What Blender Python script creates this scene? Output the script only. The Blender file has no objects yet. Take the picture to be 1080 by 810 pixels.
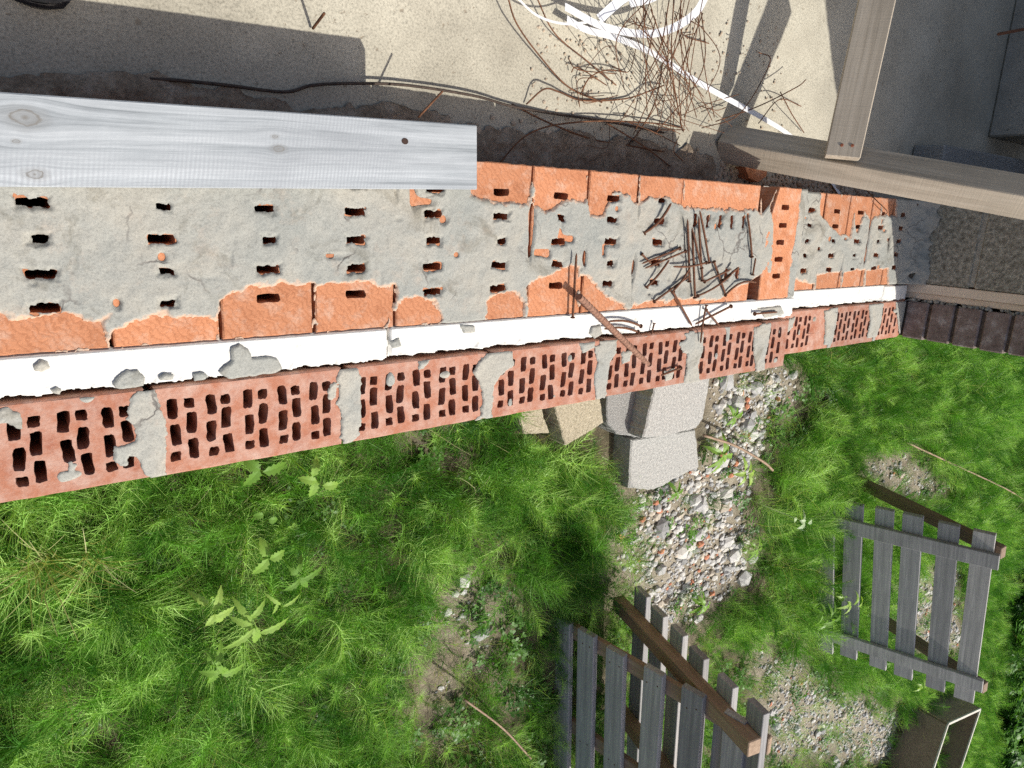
import bpy, math, random
import numpy as np
from mathutils import Vector, Matrix, Euler, noise as mnoise

random.seed(7)
rng = np.random.default_rng(7)
SC = bpy.context.scene
COL = SC.collection
R_ = math.radians

# ------------------------------------------------------------------ camera, sky, sun, exposure
CAM = np.array([-0.1552, 0.2389, 0.9441])
rv = np.array([-2.7392, 0.0554, -0.9206])
FPX = 744.1
def rodr(r):
    t = np.linalg.norm(r); k = r/t
    K = np.array([[0,-k[2],k[1]],[k[2],0,-k[0]],[-k[1],k[0],0]])
    return np.eye(3)+math.sin(t)*K+(1-math.cos(t))*K@K
RC = rodr(rv)
cd = bpy.data.cameras.new('camera'); cam = bpy.data.objects.new('camera', cd); COL.objects.link(cam)
cd.sensor_width = 36; cd.lens = FPX/1080*36; cd.clip_start = .02; cd.clip_end = 400
m = Matrix.Identity(4)
for i in range(3):
    m[i][0] = RC[0][i]; m[i][1] = -RC[1][i]; m[i][2] = -RC[2][i]; m[i][3] = CAM[i]
cam.matrix_world = m
SC.camera = cam
SC.cycles.use_denoising = False

SUN_EL, SUN_AZ = 55.5, -29.0            # shadows travel toward azimuth -29 deg from +Y
e_, a_ = R_(SUN_EL), R_(SUN_AZ)
TO_SUN = Vector((-math.cos(e_)*math.sin(a_), -math.cos(e_)*math.cos(a_), math.sin(e_)))
W = bpy.data.worlds.new("World"); SC.world = W; W.use_nodes = True
nt = W.node_tree; nt.nodes.clear()
sky = nt.nodes.new('ShaderNodeTexSky'); sky.sky_type = 'NISHITA'; sky.sun_disc = False
sky.dust_density = 4.; sky.ozone_density = .4; sky.air_density = .9; sky.sun_elevation = e_; sky.sun_rotation = math.atan2(TO_SUN.x, TO_SUN.y)
bg = nt.nodes.new('ShaderNodeBackground'); bg.inputs[1].default_value = .115
wo = nt.nodes.new('ShaderNodeOutputWorld')
nt.links.new(sky.outputs[0], bg.inputs[0]); nt.links.new(bg.outputs[0], wo.inputs[0])
sl = bpy.data.lights.new('sun', 'SUN'); sl.energy = 4.0; sl.angle = R_(.5); sl.color = (1.0, .955, .88)
so = bpy.data.objects.new('sun', sl); COL.objects.link(so)
so.rotation_euler = TO_SUN.to_track_quat('Z', 'Y').to_euler(); so.location = (2, -3, 5)
vs = SC.view_settings
vs.view_transform = 'Standard'; vs.look = 'None'; vs.gamma = 1; vs.use_curve_mapping = False
vs.exposure = .3

# ------------------------------------------------------------------ helpers
def at(x, y, z=0.0):
    r = RC.T@np.array([(x-540)/FPX, (y-405)/FPX, 1.]); return CAM+r*(z-CAM[2])/r[2]
def atd(x, y, d):
    return CAM+(RC.T@np.array([(x-540)/FPX, (y-405)/FPX, 1.]))*d
def projv(P):
    d = (np.asarray(P)-CAM)@RC.T
    return 540+FPX*d[...,0]/d[...,2], 405+FPX*d[...,1]/d[...,2], d[...,2]

def vh(ix, iy, seed):
    h = (ix.astype(np.int64)*374761393+iy.astype(np.int64)*668265263+seed*974711) & 0x7fffffff
    h = ((h ^ (h >> 13))*1274126177) & 0x7fffffff
    h = (h ^ (h >> 16)) & 0xffff
    return h/65535.0
def vn(x, y, seed=0):
    x = np.asarray(x, float); y = np.asarray(y, float)
    ix = np.floor(x); iy = np.floor(y); fx = x-ix; fy = y-iy
    fx = fx*fx*(3-2*fx); fy = fy*fy*(3-2*fy)
    a = vh(ix, iy, seed); b = vh(ix+1, iy, seed); c = vh(ix, iy+1, seed); d = vh(ix+1, iy+1, seed)
    return (a*(1-fx)+b*fx)*(1-fy)+(c*(1-fx)+d*fx)*fy
def fbm(x, y, seed=0, o=4):
    s = 0; a = .5; t = 0
    for i in range(o):
        s = s+a*vn(np.asarray(x)*2**i, np.asarray(y)*2**i, seed+i*17); t += a; a *= .5
    return s/t*2-1
def poly_sd(X, Y, poly):
    """signed distance, positive inside"""
    d = np.full(X.shape, 1e9); ins = np.zeros(X.shape, bool); n = len(poly)
    for i in range(n):
        x1, y1 = poly[i]; x2, y2 = poly[(i+1) % n]
        ex, ey = x2-x1, y2-y1; L = ex*ex+ey*ey+1e-12
        t = np.clip(((X-x1)*ex+(Y-y1)*ey)/L, 0, 1)
        d = np.minimum(d, np.hypot(X-x1-t*ex, Y-y1-t*ey))
        c = ((y1 > Y) != (y2 > Y)) & (X < (x2-x1)*(Y-y1)/(y2-y1+1e-12)+x1)
        ins ^= c
    return np.where(ins, d, -d)

def tag(o, label=None, cat=None, group=None, kind=None):
    if label: o['label'] = label
    if cat: o['category'] = cat
    if group: o['group'] = group
    if kind: o['kind'] = kind
    return o
def new(name, v, f, mats, parent=None, smooth=False, loc=None, fm=None, attr=None):
    me = bpy.data.meshes.new(name)
    v = np.asarray(v, float).reshape(-1, 3)
    if isinstance(f, np.ndarray):
        nf, k = f.shape
        me.vertices.add(len(v)); me.vertices.foreach_set('co', v.astype(np.float32).ravel())
        me.loops.add(nf*k); me.loops.foreach_set('vertex_index', f.astype(np.int32).ravel())
        me.polygons.add(nf)
        me.polygons.foreach_set('loop_start', np.arange(0, nf*k, k, dtype=np.int32))
        me.polygons.foreach_set('loop_total', np.full(nf, k, dtype=np.int32))
        me.update(calc_edges=True)
    else:
        me.from_pydata([tuple(p) for p in v], [], [tuple(int(i) for i in q) for q in f]); me.update()
    if not isinstance(mats, (list, tuple)): mats = [mats]
    for mt in mats: me.materials.append(mt)
    if fm is not None: me.polygons.foreach_set('material_index', np.asarray(fm, np.int32))
    if attr is not None:
        a = me.attributes.new('tint', 'FLOAT', 'POINT'); a.data.foreach_set('value', np.asarray(attr, np.float32))
    if smooth: me.polygons.foreach_set('use_smooth', np.ones(len(me.polygons), bool))
    me.validate()
    o = bpy.data.objects.new(name, me); COL.objects.link(o)
    if parent: o.parent = parent
    if loc is not None: o.location = loc
    return o
def empty(name, loc=(0,0,0), rz=0):
    o = bpy.data.objects.new(name, None); COL.objects.link(o); o.location = loc; o.rotation_euler = (0,0,rz)
    o.empty_display_size = .05
    return o
class MB:
    def __init__(s): s.v = []; s.f = []; s.t = []
    def add(s, v, f, t=0.):
        n = len(s.v); s.v += [tuple(p) for p in v]; s.f += [tuple(i+n for i in q) for q in f]; s.t += [t]*len(v)
    def obox(s, P, a, b, c, bev=.0015, t=0.):
        """box centred P with half-axis vectors a,b,c (np arrays), chamfered"""
        P = np.array(P, float); a, b, c = (np.array(q, float) for q in (a, b, c))
        la, lb, lc = (np.linalg.norm(q) for q in (a, b, c)); bev = min(bev, .3*min(la, lb, lc))
        ka, kb, kc = 1-bev/la, 1-bev/lb, 1-bev/lc
        V = []; idx = {}
        for sx in (-1,1):
            for sy in (-1,1):
                for sz in (-1,1):
                    for ax in range(3):
                        k = [ka, kb, kc]; k[ax] = 1
                        idx[(sx,sy,sz,ax)] = len(V); V.append(P+a*sx*k[0]+b*sy*k[1]+c*sz*k[2])
        F = []
        for ax in range(3):
            for sg in (-1,1):
                q = []
                for (u, w) in ((-1,-1),(1,-1),(1,1),(-1,1)):
                    k = [0,0,0]; k[ax] = sg; k[(ax+1)%3] = u; k[(ax+2)%3] = w
                    q.append(idx[(k[0],k[1],k[2],ax)])
                F.append(q if sg > 0 else q[::-1])
        for ax in range(3):       # edges along ax
            b1, b2 = (ax+1)%3, (ax+2)%3
            for u in (-1,1):
                for w in (-1,1):
                    k0 = [0]*3; k1 = [0]*3; k0[ax] = -1; k1[ax] = 1; k0[b1] = k1[b1] = u; k0[b2] = k1[b2] = w
                    q = [idx[(*k0,b1)], idx[(*k1,b1)], idx[(*k1,b2)], idx[(*k0,b2)]]
                    F.append(q if u*w < 0 else q[::-1])
        for sx in (-1,1):
            for sy in (-1,1):
                for sz in (-1,1):
                    q = [idx[(sx,sy,sz,i)] for i in range(3)]
                    F.append(q if sx*sy*sz > 0 else q[::-1])
        s.add(V, F, t)
    def box(s, x0, x1, y0, y1, z0, z1, bev=.0015, t=0.):
        s.obox(((x0+x1)/2,(y0+y1)/2,(z0+z1)/2), ((x1-x0)/2,0,0), (0,(y1-y0)/2,0), (0,0,(z1-z0)/2), bev, t)
    def sweep(s, pts, prof, closed_prof=True, scale=None, up=None, t=0., cap=True):
        pts = [Vector(p) for p in pts]; n = len(pts); k = len(prof)
        T = [(pts[min(i+1,n-1)]-pts[max(i-1,0)]).normalized() for i in range(n)]
        u = Vector(up) if up is not None else (Vector((0,0,1)) if abs(T[0].z) < .9 else Vector((1,0,0)))
        V = []
        for i in range(n):
            u = (u-T[i]*u.dot(T[i]))
            if u.length < 1e-6: u = T[i].orthogonal()
            u.normalize(); w = T[i].cross(u); sc = scale[i] if scale is not None else 1
            for (a, b) in prof: V.append(pts[i]+w*a*sc+u*b*sc)
        F = []
        for i in range(n-1):
            for j in range(k if closed_prof else k-1):
                F.append((i*k+j, i*k+(j+1)%k, (i+1)*k+(j+1)%k, (i+1)*k+j))
        if cap and closed_prof:
            F.append(tuple(range(k))[::-1]); F.append(tuple((n-1)*k+j for j in range(k)))
        s.add(V, F, t)
    def build(s, name, mat, parent=None, smooth=False, attr=False):
        return new(name, s.v, s.f, mat, parent, smooth, attr=s.t if attr else [1.]*len(s.v))
def circ(r, n=6): return [(r*math.cos(2*math.pi*i/n), r*math.sin(2*math.pi*i/n)) for i in range(n)]
def cr(pts, k=8):
    P = [np.array(p, float) for p in pts]; P = [2*P[0]-P[1]]+P+[2*P[-1]-P[-2]]; o = []
    for i in range(1, len(P)-2):
        for j in range(k):
            t = j/k
            o.append(.5*((2*P[i])+(-P[i-1]+P[i+1])*t+(2*P[i-1]-5*P[i]+4*P[i+1]-P[i+2])*t*t+(-P[i-1]+3*P[i]-3*P[i+1]+P[i+2])*t**3))
    o.append(P[-2]); return o

# ------------------------------------------------------------------ materials
def mat(name):
    mt = bpy.data.materials.new(name); mt.use_nodes = True; t = mt.node_tree
    b = t.nodes['Principled BSDF']; b.inputs['Roughness'].default_value = .9
    b.inputs['Specular IOR Level'].default_value = .25
    return mt, t, b
def N(t, typ, **kw):
    n = t.nodes.new(typ)
    for k, v in kw.items():
        if k in n.inputs: n.inputs[k].default_value = v
        else: setattr(n, k, v)
    return n
def noise(t, scale, detail=5, rough=.6, vec=None, dist=0.):
    n = N(t, 'ShaderNodeTexNoise', Scale=scale, Detail=detail, Roughness=rough, Distortion=dist)
    if vec is not None: t.links.new(vec, n.inputs['Vector'])
    return n.outputs['Fac']
def ramp(t, src, stops, interp='LINEAR'):
    r = t.nodes.new('ShaderNodeValToRGB'); t.links.new(src, r.inputs[0]); r.color_ramp.interpolation = interp
    el = r.color_ramp.elements
    while len(el) < len(stops): el.new(.5)
    for e, (p, c) in zip(el, stops):
        e.position = p; e.color = (*c, 1) if len(c) == 3 else c
    return r.outputs[0]
def mix(t, fac, a, b, mode='MIX'):
    n = t.nodes.new('ShaderNodeMix'); n.data_type = 'RGBA'; n.blend_type = mode
    for s, q in ((0, fac), (6, a), (7, b)):
        if hasattr(q, 'is_linked') or hasattr(q, 'links'): t.links.new(q, n.inputs[s])
        else: n.inputs[s].default_value = q if s == 0 else (*q, 1)
    return n.outputs[2]
def bump(t, b, h, strength=.4, dist=.003, prev=None):
    n = N(t, 'ShaderNodeBump', Strength=strength, Distance=dist); t.links.new(h, n.inputs['Height'])
    if prev is not None: t.links.new(prev, n.inputs['Normal'])
    t.links.new(n.outputs[0], b.inputs['Normal']); return n.outputs[0]
def coords(t, scale=None, rot=None, kind='Object'):
    c = t.nodes.new('ShaderNodeTexCoord').outputs[kind]
    if scale or rot:
        mp = t.nodes.new('ShaderNodeMapping'); t.links.new(c, mp.inputs[0])
        if scale: mp.inputs['Scale'].default_value = scale
        if rot: mp.inputs['Rotation'].default_value = rot
        c = mp.outputs[0]
    return c
def wcoords(t, scale=None):
    g = t.nodes.new('ShaderNodeNewGeometry').outputs['Position']
    if scale:
        mp = t.nodes.new('ShaderNodeMapping'); t.links.new(g, mp.inputs[0]); mp.inputs['Scale'].default_value = scale; g = mp.outputs[0]
    return g
def granular(name, c1, c2, c3, s1=9, s2=220, bs=.6, bd=.0025, spots=None, rough=.95):
    mt, t, b = mat(name); w = wcoords(t); b.inputs['Roughness'].default_value = rough
    big = ramp(t, noise(t, s1, 6, .65, w), [(.32, c1), (.52, c2), (.72, c3)])
    fine = ramp(t, noise(t, s2, 3, .7, w), [(.28, (.55,.55,.55)), (.5, (.95,.95,.95)), (.72, (1.15,1.15,1.15))])
    c = mix(t, 1., big, fine, 'MULTIPLY')
    if spots:
        n1 = ramp(t, noise(t, spots[0], 3, .55, w, .4), [(.27, (1,1,1)), (.31, (0,0,0))])
        n2 = ramp(t, noise(t, spots[0]*3.4, 2, .5, w), [(.25, (1,1,1)), (.30, (0,0,0))])
        sp = mix(t, 1., n1, n2, 'LIGHTEN')
        c = mix(t, sp, c, spots[2])
    t.links.new(c, b.inputs['Base Color'])
    h = mix(t, .4, noise(t, s2*.8, 4, .75, w), noise(t, s1*5, 5, .7, w))
    if spots: h = mix(t, sp, h, (0.,0.,0.))
    p = bump(t, b, h, bs, bd)
    return mt
M = {}
M['mortar'] = granular('mortar', (.29,.295,.27), (.385,.39,.355), (.47,.465,.425), 13, 420, .9, .003)
M['mortar_fill'] = granular('mortar_fill', (.31,.31,.285), (.40,.40,.37), (.49,.485,.45), 20, 420, .9, .003)
M['concrete'] = granular('slab_concrete', (.34,.315,.25), (.45,.42,.335), (.53,.50,.405), 3.5, 260, .5, .0015, spots=(42, 0, (.26,.225,.17)))
M['rough_block'] = granular('aggregate_block', (.20,.20,.19), (.34,.34,.325), (.46,.46,.44), 160, 330, 1., .007)
M['beige_block'] = granular('beige_block', (.28,.25,.17), (.43,.385,.28), (.54,.495,.37), 120, 300, 1., .005)
M['pale_block'] = granular('pale_block', (.29,.29,.275), (.42,.42,.395), (.53,.53,.495), 100, 330, 1., .004)
M['leca'] = granular('leca', (.17,.155,.12), (.38,.355,.29), (.62,.58,.48), 85, 220, 1., .009)
M['joint_dark'] = granular('dark_joint', (.05,.035,.03), (.10,.075,.062), (.16,.13,.11), 60, 300, 1., .004)
M['leca_joint'] = granular('block_joint', (.28,.265,.23), (.38,.36,.31), (.46,.44,.38), 60, 300, 1., .004)
M['plain_concrete'] = granular('formed_concrete', (.29,.265,.225), (.39,.36,.31), (.48,.45,.395), 5, 200, .5, .002, spots=(20, 0, (.14,.14,.13)))

def mortar_mat(name, gain=1.):
    mt, t, b = mat(name); w = wcoords(t); b.inputs['Roughness'].default_value = .95
    g = lambda c: tuple(x*gain for x in c)
    c = ramp(t, noise(t, 6.5, 5, .6, w, .5), [(.3, g((.32,.335,.31))), (.48, g((.39,.39,.35))), (.62, g((.44,.42,.36))), (.75, g((.49,.46,.39)))])
    c = mix(t, ramp(t, noise(t, 19, 6, .75, w), [(.55, (0,0,0)), (.72, (.55,.55,.55))]), c, g((.50,.42,.34)))
    st = ramp(t, noise(t, 11, 5, .7, w, .8), [(.33, (.62,.60,.56)), (.45, (1,1,1))]); c = mix(t, .8, c, st, 'MULTIPLY')
    c = mix(t, 1., c, ramp(t, noise(t, 380, 3, .7, w), [(.28, (.72,.72,.72)), (.5, (1,1,1)), (.75, (1.12,1.12,1.12))]), 'MULTIPLY')
    v = N(t, 'ShaderNodeTexVoronoi', Scale=11.); v.feature = 'DISTANCE_TO_EDGE'
    wv_ = N(t, 'ShaderNodeVectorMath', operation='ADD'); nz = N(t, 'ShaderNodeTexNoise', Scale=40., Detail=4.); t.links.new(w, nz.inputs['Vector'])
    sc_ = N(t, 'ShaderNodeVectorMath', operation='SCALE'); t.links.new(nz.outputs['Color'], sc_.inputs[0]); sc_.inputs['Scale'].default_value = .03
    t.links.new(w, wv_.inputs[0]); t.links.new(sc_.outputs[0], wv_.inputs[1]); t.links.new(wv_.outputs[0], v.inputs['Vector'])
    ck = ramp(t, v.outputs['Distance'], [(0, (1,1,1)), (.010, (.6,.6,.6)), (.02, (0,0,0))]); ck = mix(t, 1., ck, ramp(t, noise(t, 9, 3, .5, w), [(.52, (0,0,0)), (.6, (1,1,1))]), 'MULTIPLY')
    c = mix(t, ck, c, (.12,.11,.10))
    a = N(t, 'ShaderNodeAttribute', attribute_name='tint')
    am = N(t, 'ShaderNodeMath', operation='ADD'); t.links.new(a.outputs['Fac'], am.inputs[0]); t.links.new(noise(t, 60, 5, .7, w), am.inputs[1])
    th = ramp(t, am.outputs[0], [(.48, (0,0,0)), (.85, (1,1,1))])
    c = mix(t, th, (.55,.36,.25), c)
    t.links.new(c, b.inputs['Base Color'])
    h = mix(t, .35, noise(t, 300, 4, .75, w), noise(t, 45, 6, .7, w)); h = mix(t, ck, h, (0.,0.,0.))
    bump(t, b, h, .42, .0025); return mt
M['mortar'] = mortar_mat('mortar', .78); M['mortar_fill'] = mortar_mat('mortar_fill', .82)
def brickmat(name, base, dark, pale, lines=True, dusty=.3):
    mt, t, b = mat(name); w = wcoords(t)
    oi = t.nodes.new('ShaderNodeObjectInfo').outputs['Random']
    c = ramp(t, noise(t, 22, 6, .65, w), [(.3, dark), (.5, base), (.75, base)])
    pal = ramp(t, noise(t, 30, 6, .75, w), [(.62-dusty*.25, (0,0,0)), (.85-dusty*.1, (1,1,1))])
    c = mix(t, pal, c, pale)
    va = ramp(t, oi, [(0, (.86,.86,.86)), (1, (1.1,1.08,1.05))]); c = mix(t, 1., c, va, 'MULTIPLY')
    h = noise(t, 260, 4, .7, w)
    if lines:   # wire-cut scratches curving over the cut face
        mp = t.nodes.new('ShaderNodeMapping'); t.links.new(coords(t), mp.inputs[0]); mp.inputs['Rotation'].default_value = (0,0,R_(-38)); mp.inputs['Scale'].default_value = (1,1,.02)
        wv = N(t, 'ShaderNodeTexWave', Scale=38., Distortion=9., Detail=5.); wv.inputs['Detail Scale'].default_value = 2.2; t.links.new(mp.outputs[0], wv.inputs['Vector'])
        l = ramp(t, wv.outputs['Fac'], [(0, (.74,.68,.64)), (.16, (.97,.96,.95)), (1, (1,1,1))])
        c = mix(t, .8, c, l, 'MULTIPLY')
        h = mix(t, .45, h, wv.outputs['Fac'])
    t.links.new(c, b.inputs['Base Color']); bump(t, b, h, .6, .0015)
    return mt
M['orange'] = brickmat('orange_brick', (.49,.215,.112), (.39,.16,.08), (.55,.39,.30), True, .5)
M['facing'] = brickmat('facing_brick', (.34,.145,.09), (.27,.10,.062), (.46,.33,.275), False, .9)
M['clinker'] = granular('clinker_brick', (.15,.11,.095), (.24,.185,.165), (.46,.42,.40), 26, 240, .8, .002, rough=.6)

def foam_mat():
    mt, t, b = mat('white_foam'); w = wcoords(t)
    c = ramp(t, noise(t, 40, 6, .75, w), [(.27, (.42,.40,.34)), (.40, (.62,.61,.57)), (.7, (.70,.695,.665))])
    t.links.new(c, b.inputs['Base Color'])
    v = N(t, 'ShaderNodeTexVoronoi', Scale=170.); t.links.new(w, v.inputs['Vector'])
    bump(t, b, mix(t, .5, v.outputs['Distance'], noise(t, 60, 5, .7, w)), .5, .002); return mt
M['foam'] = foam_mat()
mt, t, b = mat('beige_foam'); w = wcoords(t)
t.links.new(ramp(t, noise(t, 30, 5, .6, w), [(.3, (.64,.52,.39)), (.7, (.74,.62,.49))]), b.inputs['Base Color']); bump(t, b, noise(t, 120, 4, .6, w), .3, .002)
M['beige_foam'] = mt

def wood(name, c1, c2, c3, axis=0, knots=True, gs=1.):
    mt, t, b = mat(name); b.inputs['Roughness'].default_value = .8
    sc = [70*gs]*3; sc[axis] = 2.2*gs
    co = coords(t, tuple(sc)); c0 = coords(t)
    g = noise(t, 1., 6, .7, co, .6)
    sc2 = [14*gs]*3; sc2[axis] = 1.6*gs
    g2 = noise(t, 1., 4, .6, coords(t, tuple(sc2)), 1.2)
    c = ramp(t, g, [(.25, c1), (.5, c2), (.75, c3)])
    c = mix(t, .55, c, ramp(t, g2, [(.3, (.72,.72,.72)), (.45, (.95,.95,.95)), (.6, (1.08,1.08,1.08))]), 'MULTIPLY')
    # saw marks across the grain
    sc3 = [10.]*3; sc3[axis] = 330.
    sm = noise(t, 1., 2, .5, coords(t, tuple(sc3)))
    c = mix(t, .16, c, ramp(t, sm, [(.3, (.78,.78,.80)), (.6, (1.05,1.05,1.05))]), 'MULTIPLY')
    c = mix(t, .5, c, ramp(t, noise(t, 7., 4, .6, c0), [(.3, (.74,.75,.76)), (.55, (1,1,1)), (.8, (1.1,1.1,1.1))]), 'MULTIPLY')
    if knots:
        sk = [9.]*3; sk[axis] = 3.5
        v = N(t, 'ShaderNodeTexVoronoi', Scale=1.); t.links.new(coords(t, tuple(sk)), v.inputs['Vector'])
        k = ramp(t, v.outputs['Distance'], [(0, (1,1,1)), (.09, (.9,.9,.9)), (.17, (0,0,0))])
        c = mix(t, k, c, (c1[0]*.55, c1[1]*.5, c1[2]*.42))
    oi = t.nodes.new('ShaderNodeObjectInfo').outputs['Random']; c = mix(t, 1., c, ramp(t, oi, [(0, (.74,.73,.72)), (.5, (.95,.95,.95)), (1, (1.12,1.10,1.06))]), 'MULTIPLY')
    t.links.new(c, b.inputs['Base Color']); bump(t, b, mix(t, .5, g, sm), .45, .0012); return mt
M['grey_board'] = wood('grey_board', (.26,.28,.305), (.39,.415,.445), (.49,.515,.545), 0, False)
M['timber'] = wood('formwork_timber', (.28,.24,.185), (.42,.365,.29), (.53,.47,.385), 0, False)
M['pallet_wood'] = wood('weathered_pallet', (.21,.21,.21), (.36,.355,.35), (.52,.51,.50), 1, False)
M['pallet_beam'] = wood('brown_pallet_beam', (.19,.13,.085), (.30,.215,.15), (.40,.30,.22), 0, False)

def simple(name, c1, c2, s=60, rough=.7, met=0., bs=.3, bd=.001):
    mt, t, b = mat(name); w = coords(t)
    t.links.new(ramp(t, noise(t, s, 5, .65, w), [(.3, c1), (.7, c2)]), b.inputs['Base Color'])
    b.inputs['Roughness'].default_value = rough; b.inputs['Metallic'].default_value = met
    bump(t, b, noise(t, s*4, 3, .6, w), bs, bd); return mt
M['rust'] = simple('rusty_iron', (.055,.028,.018), (.20,.085,.045), 260, .85)
M['rebar'] = simple('rusty_rebar', (.16,.08,.055), (.33,.185,.125), 180, .85)
M['wire'] = simple('rusty_wire', (.045,.022,.014), (.22,.10,.05), 60, .8)
M['strap'] = simple('white_strap', (.80,.80,.80), (.88,.88,.87), 20, .45, 0, .1)
M['rubber'] = simple('black_rubber', (.012,.012,.014), (.025,.025,.028), 30, .28, 0, .1)
M['dirt'] = granular('dirt', (.22,.165,.115), (.33,.26,.19), (.44,.37,.29), 30, 160, 1., .01)
M['soil'] = granular('soil', (.06,.055,.03), (.15,.125,.08), (.30,.255,.185), 5, 90, 1., .02)

t = M['soil'].node_tree; b = t.nodes['Principled BSDF']; lk = b.inputs['Base Color'].links[0].from_socket
a = N(t, 'ShaderNodeAttribute', attribute_name='tint')
t.links.new(mix(t, a.outputs['Fac'], lk, ramp(t, noise(t, 14, 6, .7, wcoords(t)), [(.3, (.17,.14,.10)), (.5, (.30,.265,.20)), (.7, (.40,.365,.30))])), b.inputs['Base Color'])
def leafmat(name, c1, c2, c3, trans=.45, yellow=None):
    mt, t, b = mat(name); t.nodes.remove(b)
    oi = t.nodes.new('ShaderNodeObjectInfo').outputs['Random']
    w = wcoords(t)
    n = mix(t, .7, noise(t, 3.2, 4, .6, w), oi)
    c = ramp(t, n, [(.25, c1), (.5, c2), (.75, c3)])
    d = N(t, 'ShaderNodeBsdfDiffuse'); tr = N(t, 'ShaderNodeBsdfTranslucent'); gl = N(t, 'ShaderNodeBsdfGlossy', Roughness=.42)
    gl.inputs[0].default_value = (.8,.85,.8,1)
    t.links.new(c, d.inputs[0]); c2_ = mix(t, 1., c, (1.5,1.6,.7), 'MULTIPLY'); t.links.new(c2_, tr.inputs[0])
    m1 = N(t, 'ShaderNodeMixShader'); m1.inputs[0].default_value = trans; t.links.new(d.outputs[0], m1.inputs[1]); t.links.new(tr.outputs[0], m1.inputs[2])
    m2 = N(t, 'ShaderNodeMixShader'); m2.inputs[0].default_value = .022; t.links.new(m1.outputs[0], m2.inputs[1]); t.links.new(gl.outputs[0], m2.inputs[2])
    t.links.new(m2.outputs[0], t.nodes['Material Output'].inputs[0]); return mt
M['horsetail'] = leafmat('horsetail_green', (.045,.15,.018), (.15,.36,.045), (.40,.62,.17), .22)
M['weed'] = leafmat('weed_leaf', (.13,.26,.04), (.20,.35,.06), (.30,.44,.10), .35)
M['pale_weed'] = leafmat('pale_leaf', (.24,.34,.18), (.31,.41,.24), (.38,.48,.3), .3)
M['dry'] = leafmat('dry_grass', (.30,.31,.13), (.40,.40,.20), (.5,.48,.28), .3)
M['shrub'] = leafmat('dark_leaf', (.04,.11,.02), (.07,.18,.03), (.11,.24,.04), .35)

def stonemat():
    mt, t, b = mat('gravel_stone'); a = N(t, 'ShaderNodeAttribute', attribute_name='tint')
    c = ramp(t, a.outputs['Fac'], [(0, (.22,.22,.215)), (.3, (.38,.38,.375)), (.55, (.50,.495,.475)), (.8, (.57,.55,.50)), (.9, (.42,.36,.28)), (.955, (.46,.20,.12))])
    w = wcoords(t); c = mix(t, .5, c, ramp(t, noise(t, 90, 4, .7, w), [(.3, (.7,.7,.7)), (.6, (1.1,1.1,1.1))]), 'MULTIPLY')
    t.links.new(c, b.inputs['Base Color']); bump(t, b, noise(t, 300, 3, .6, w), .5, .002); return mt
M['stone'] = stonemat()

# ================================================================== GROUND
GZ = -1.0
def PX(pts, z): return [tuple(at(x, y, z)[:2]) for x, y in pts]
gravel_polys = [PX([(735,395),(800,380),(832,372),(838,420),(800,470),(778,540),(790,600),(745,640),(690,655),(640,600),(650,560),(668,520),(735,480)], GZ),
                PX([(800,650),(850,668),(905,700),(960,745),(960,820),(800,830),(775,730),(770,690)], GZ),
                PX([(905,475),(950,465),(1000,500),(1010,530),(960,540),(905,510)], GZ),
                PX([(380,452),(480,440),(490,470),(440,485),(385,480)], GZ),
                PX([(485,590),(530,640),(520,690),(560,720),(540,760),(480,700),(470,640)], GZ),
                PX([(930,600),(1010,590),(1020,690),(960,700),(930,660)], GZ),
                PX([(440,700),(490,690),(500,770),(450,800),(420,740)], GZ)]
def gfield(X, Y):
    X = np.asarray(X, float); Y = np.asarray(Y, float)
    d = np.full(X.shape, -9.)
    for i, p in enumerate(gravel_polys):
        d = np.maximum(d, poly_sd(X, Y, p)-(-.02, .17, .10, .08, .06, .08, .08)[i])
    return d+.12*fbm(X*3, Y*3, 5)
def gheight(X, Y):
    X = np.asarray(X, float); Y = np.asarray(Y, float)
    return GZ+.05*fbm(X*1.2, Y*1.2, 3)+.012*fbm(X*9, Y*9, 8)
# ground sheet: fine near the wall, coarse to the horizon
xs = np.concatenate([np.linspace(-200,-8,14)[:-1], np.linspace(-8,-2,20)[:-1], np.arange(-2,9,.05), np.linspace(9,16,20)[1:], np.linspace(16,250,14)[1:]])
ys = np.concatenate([np.linspace(-250,-12,14)[:-1], np.linspace(-12,-6,20)[:-1], np.arange(-6,.3,.05), np.linspace(.3,200,12)[1:]])
Xg, Yg = np.meshgrid(xs, ys, indexing='ij')
Zg = gheight(Xg, Yg)
nx, ny = Xg.shape
idx = np.arange(nx*ny).reshape(nx, ny)
F = np.stack([idx[:-1,:-1], idx[1:,:-1], idx[1:,1:], idx[:-1,1:]], -1).reshape(-1, 4)
tag(new('ground', np.stack([Xg,Yg,Zg], -1).reshape(-1,3), F, M['soil'], smooth=True, attr=np.clip(gfield(Xg.ravel(), Yg.ravel())/.25+.5, 0, 1)), kind='structure')

# interior slab (its top is 0.20 m below the wall top)
SZ = -.20
xs = np.arange(-1.6, 5.0, .02); ys = np.arange(.30, 3.2, .02)
Xs, Ys = np.meshgrid(xs, ys, indexing='ij')
Zs = SZ+.004*fbm(Xs*4, Ys*4, 11)+.0015*fbm(Xs*30, Ys*30, 12)
nx, ny = Xs.shape; idx = np.arange(nx*ny).reshape(nx, ny)
F = np.stack([idx[:-1,:-1], idx[1:,:-1], idx[1:,1:], idx[:-1,1:]], -1).reshape(-1, 4)
V = np.stack([Xs,Ys,Zs], -1).reshape(-1,3)
tag(new('concrete_floor', V, F, M['concrete'], smooth=True), kind='structure')
b_ = MB(); b_.box(-1.6, 5.0, .31, 3.2, SZ-.25, SZ-.012)
tag(b_.build('floor_slab', M['plain_concrete']), kind='structure')

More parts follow.
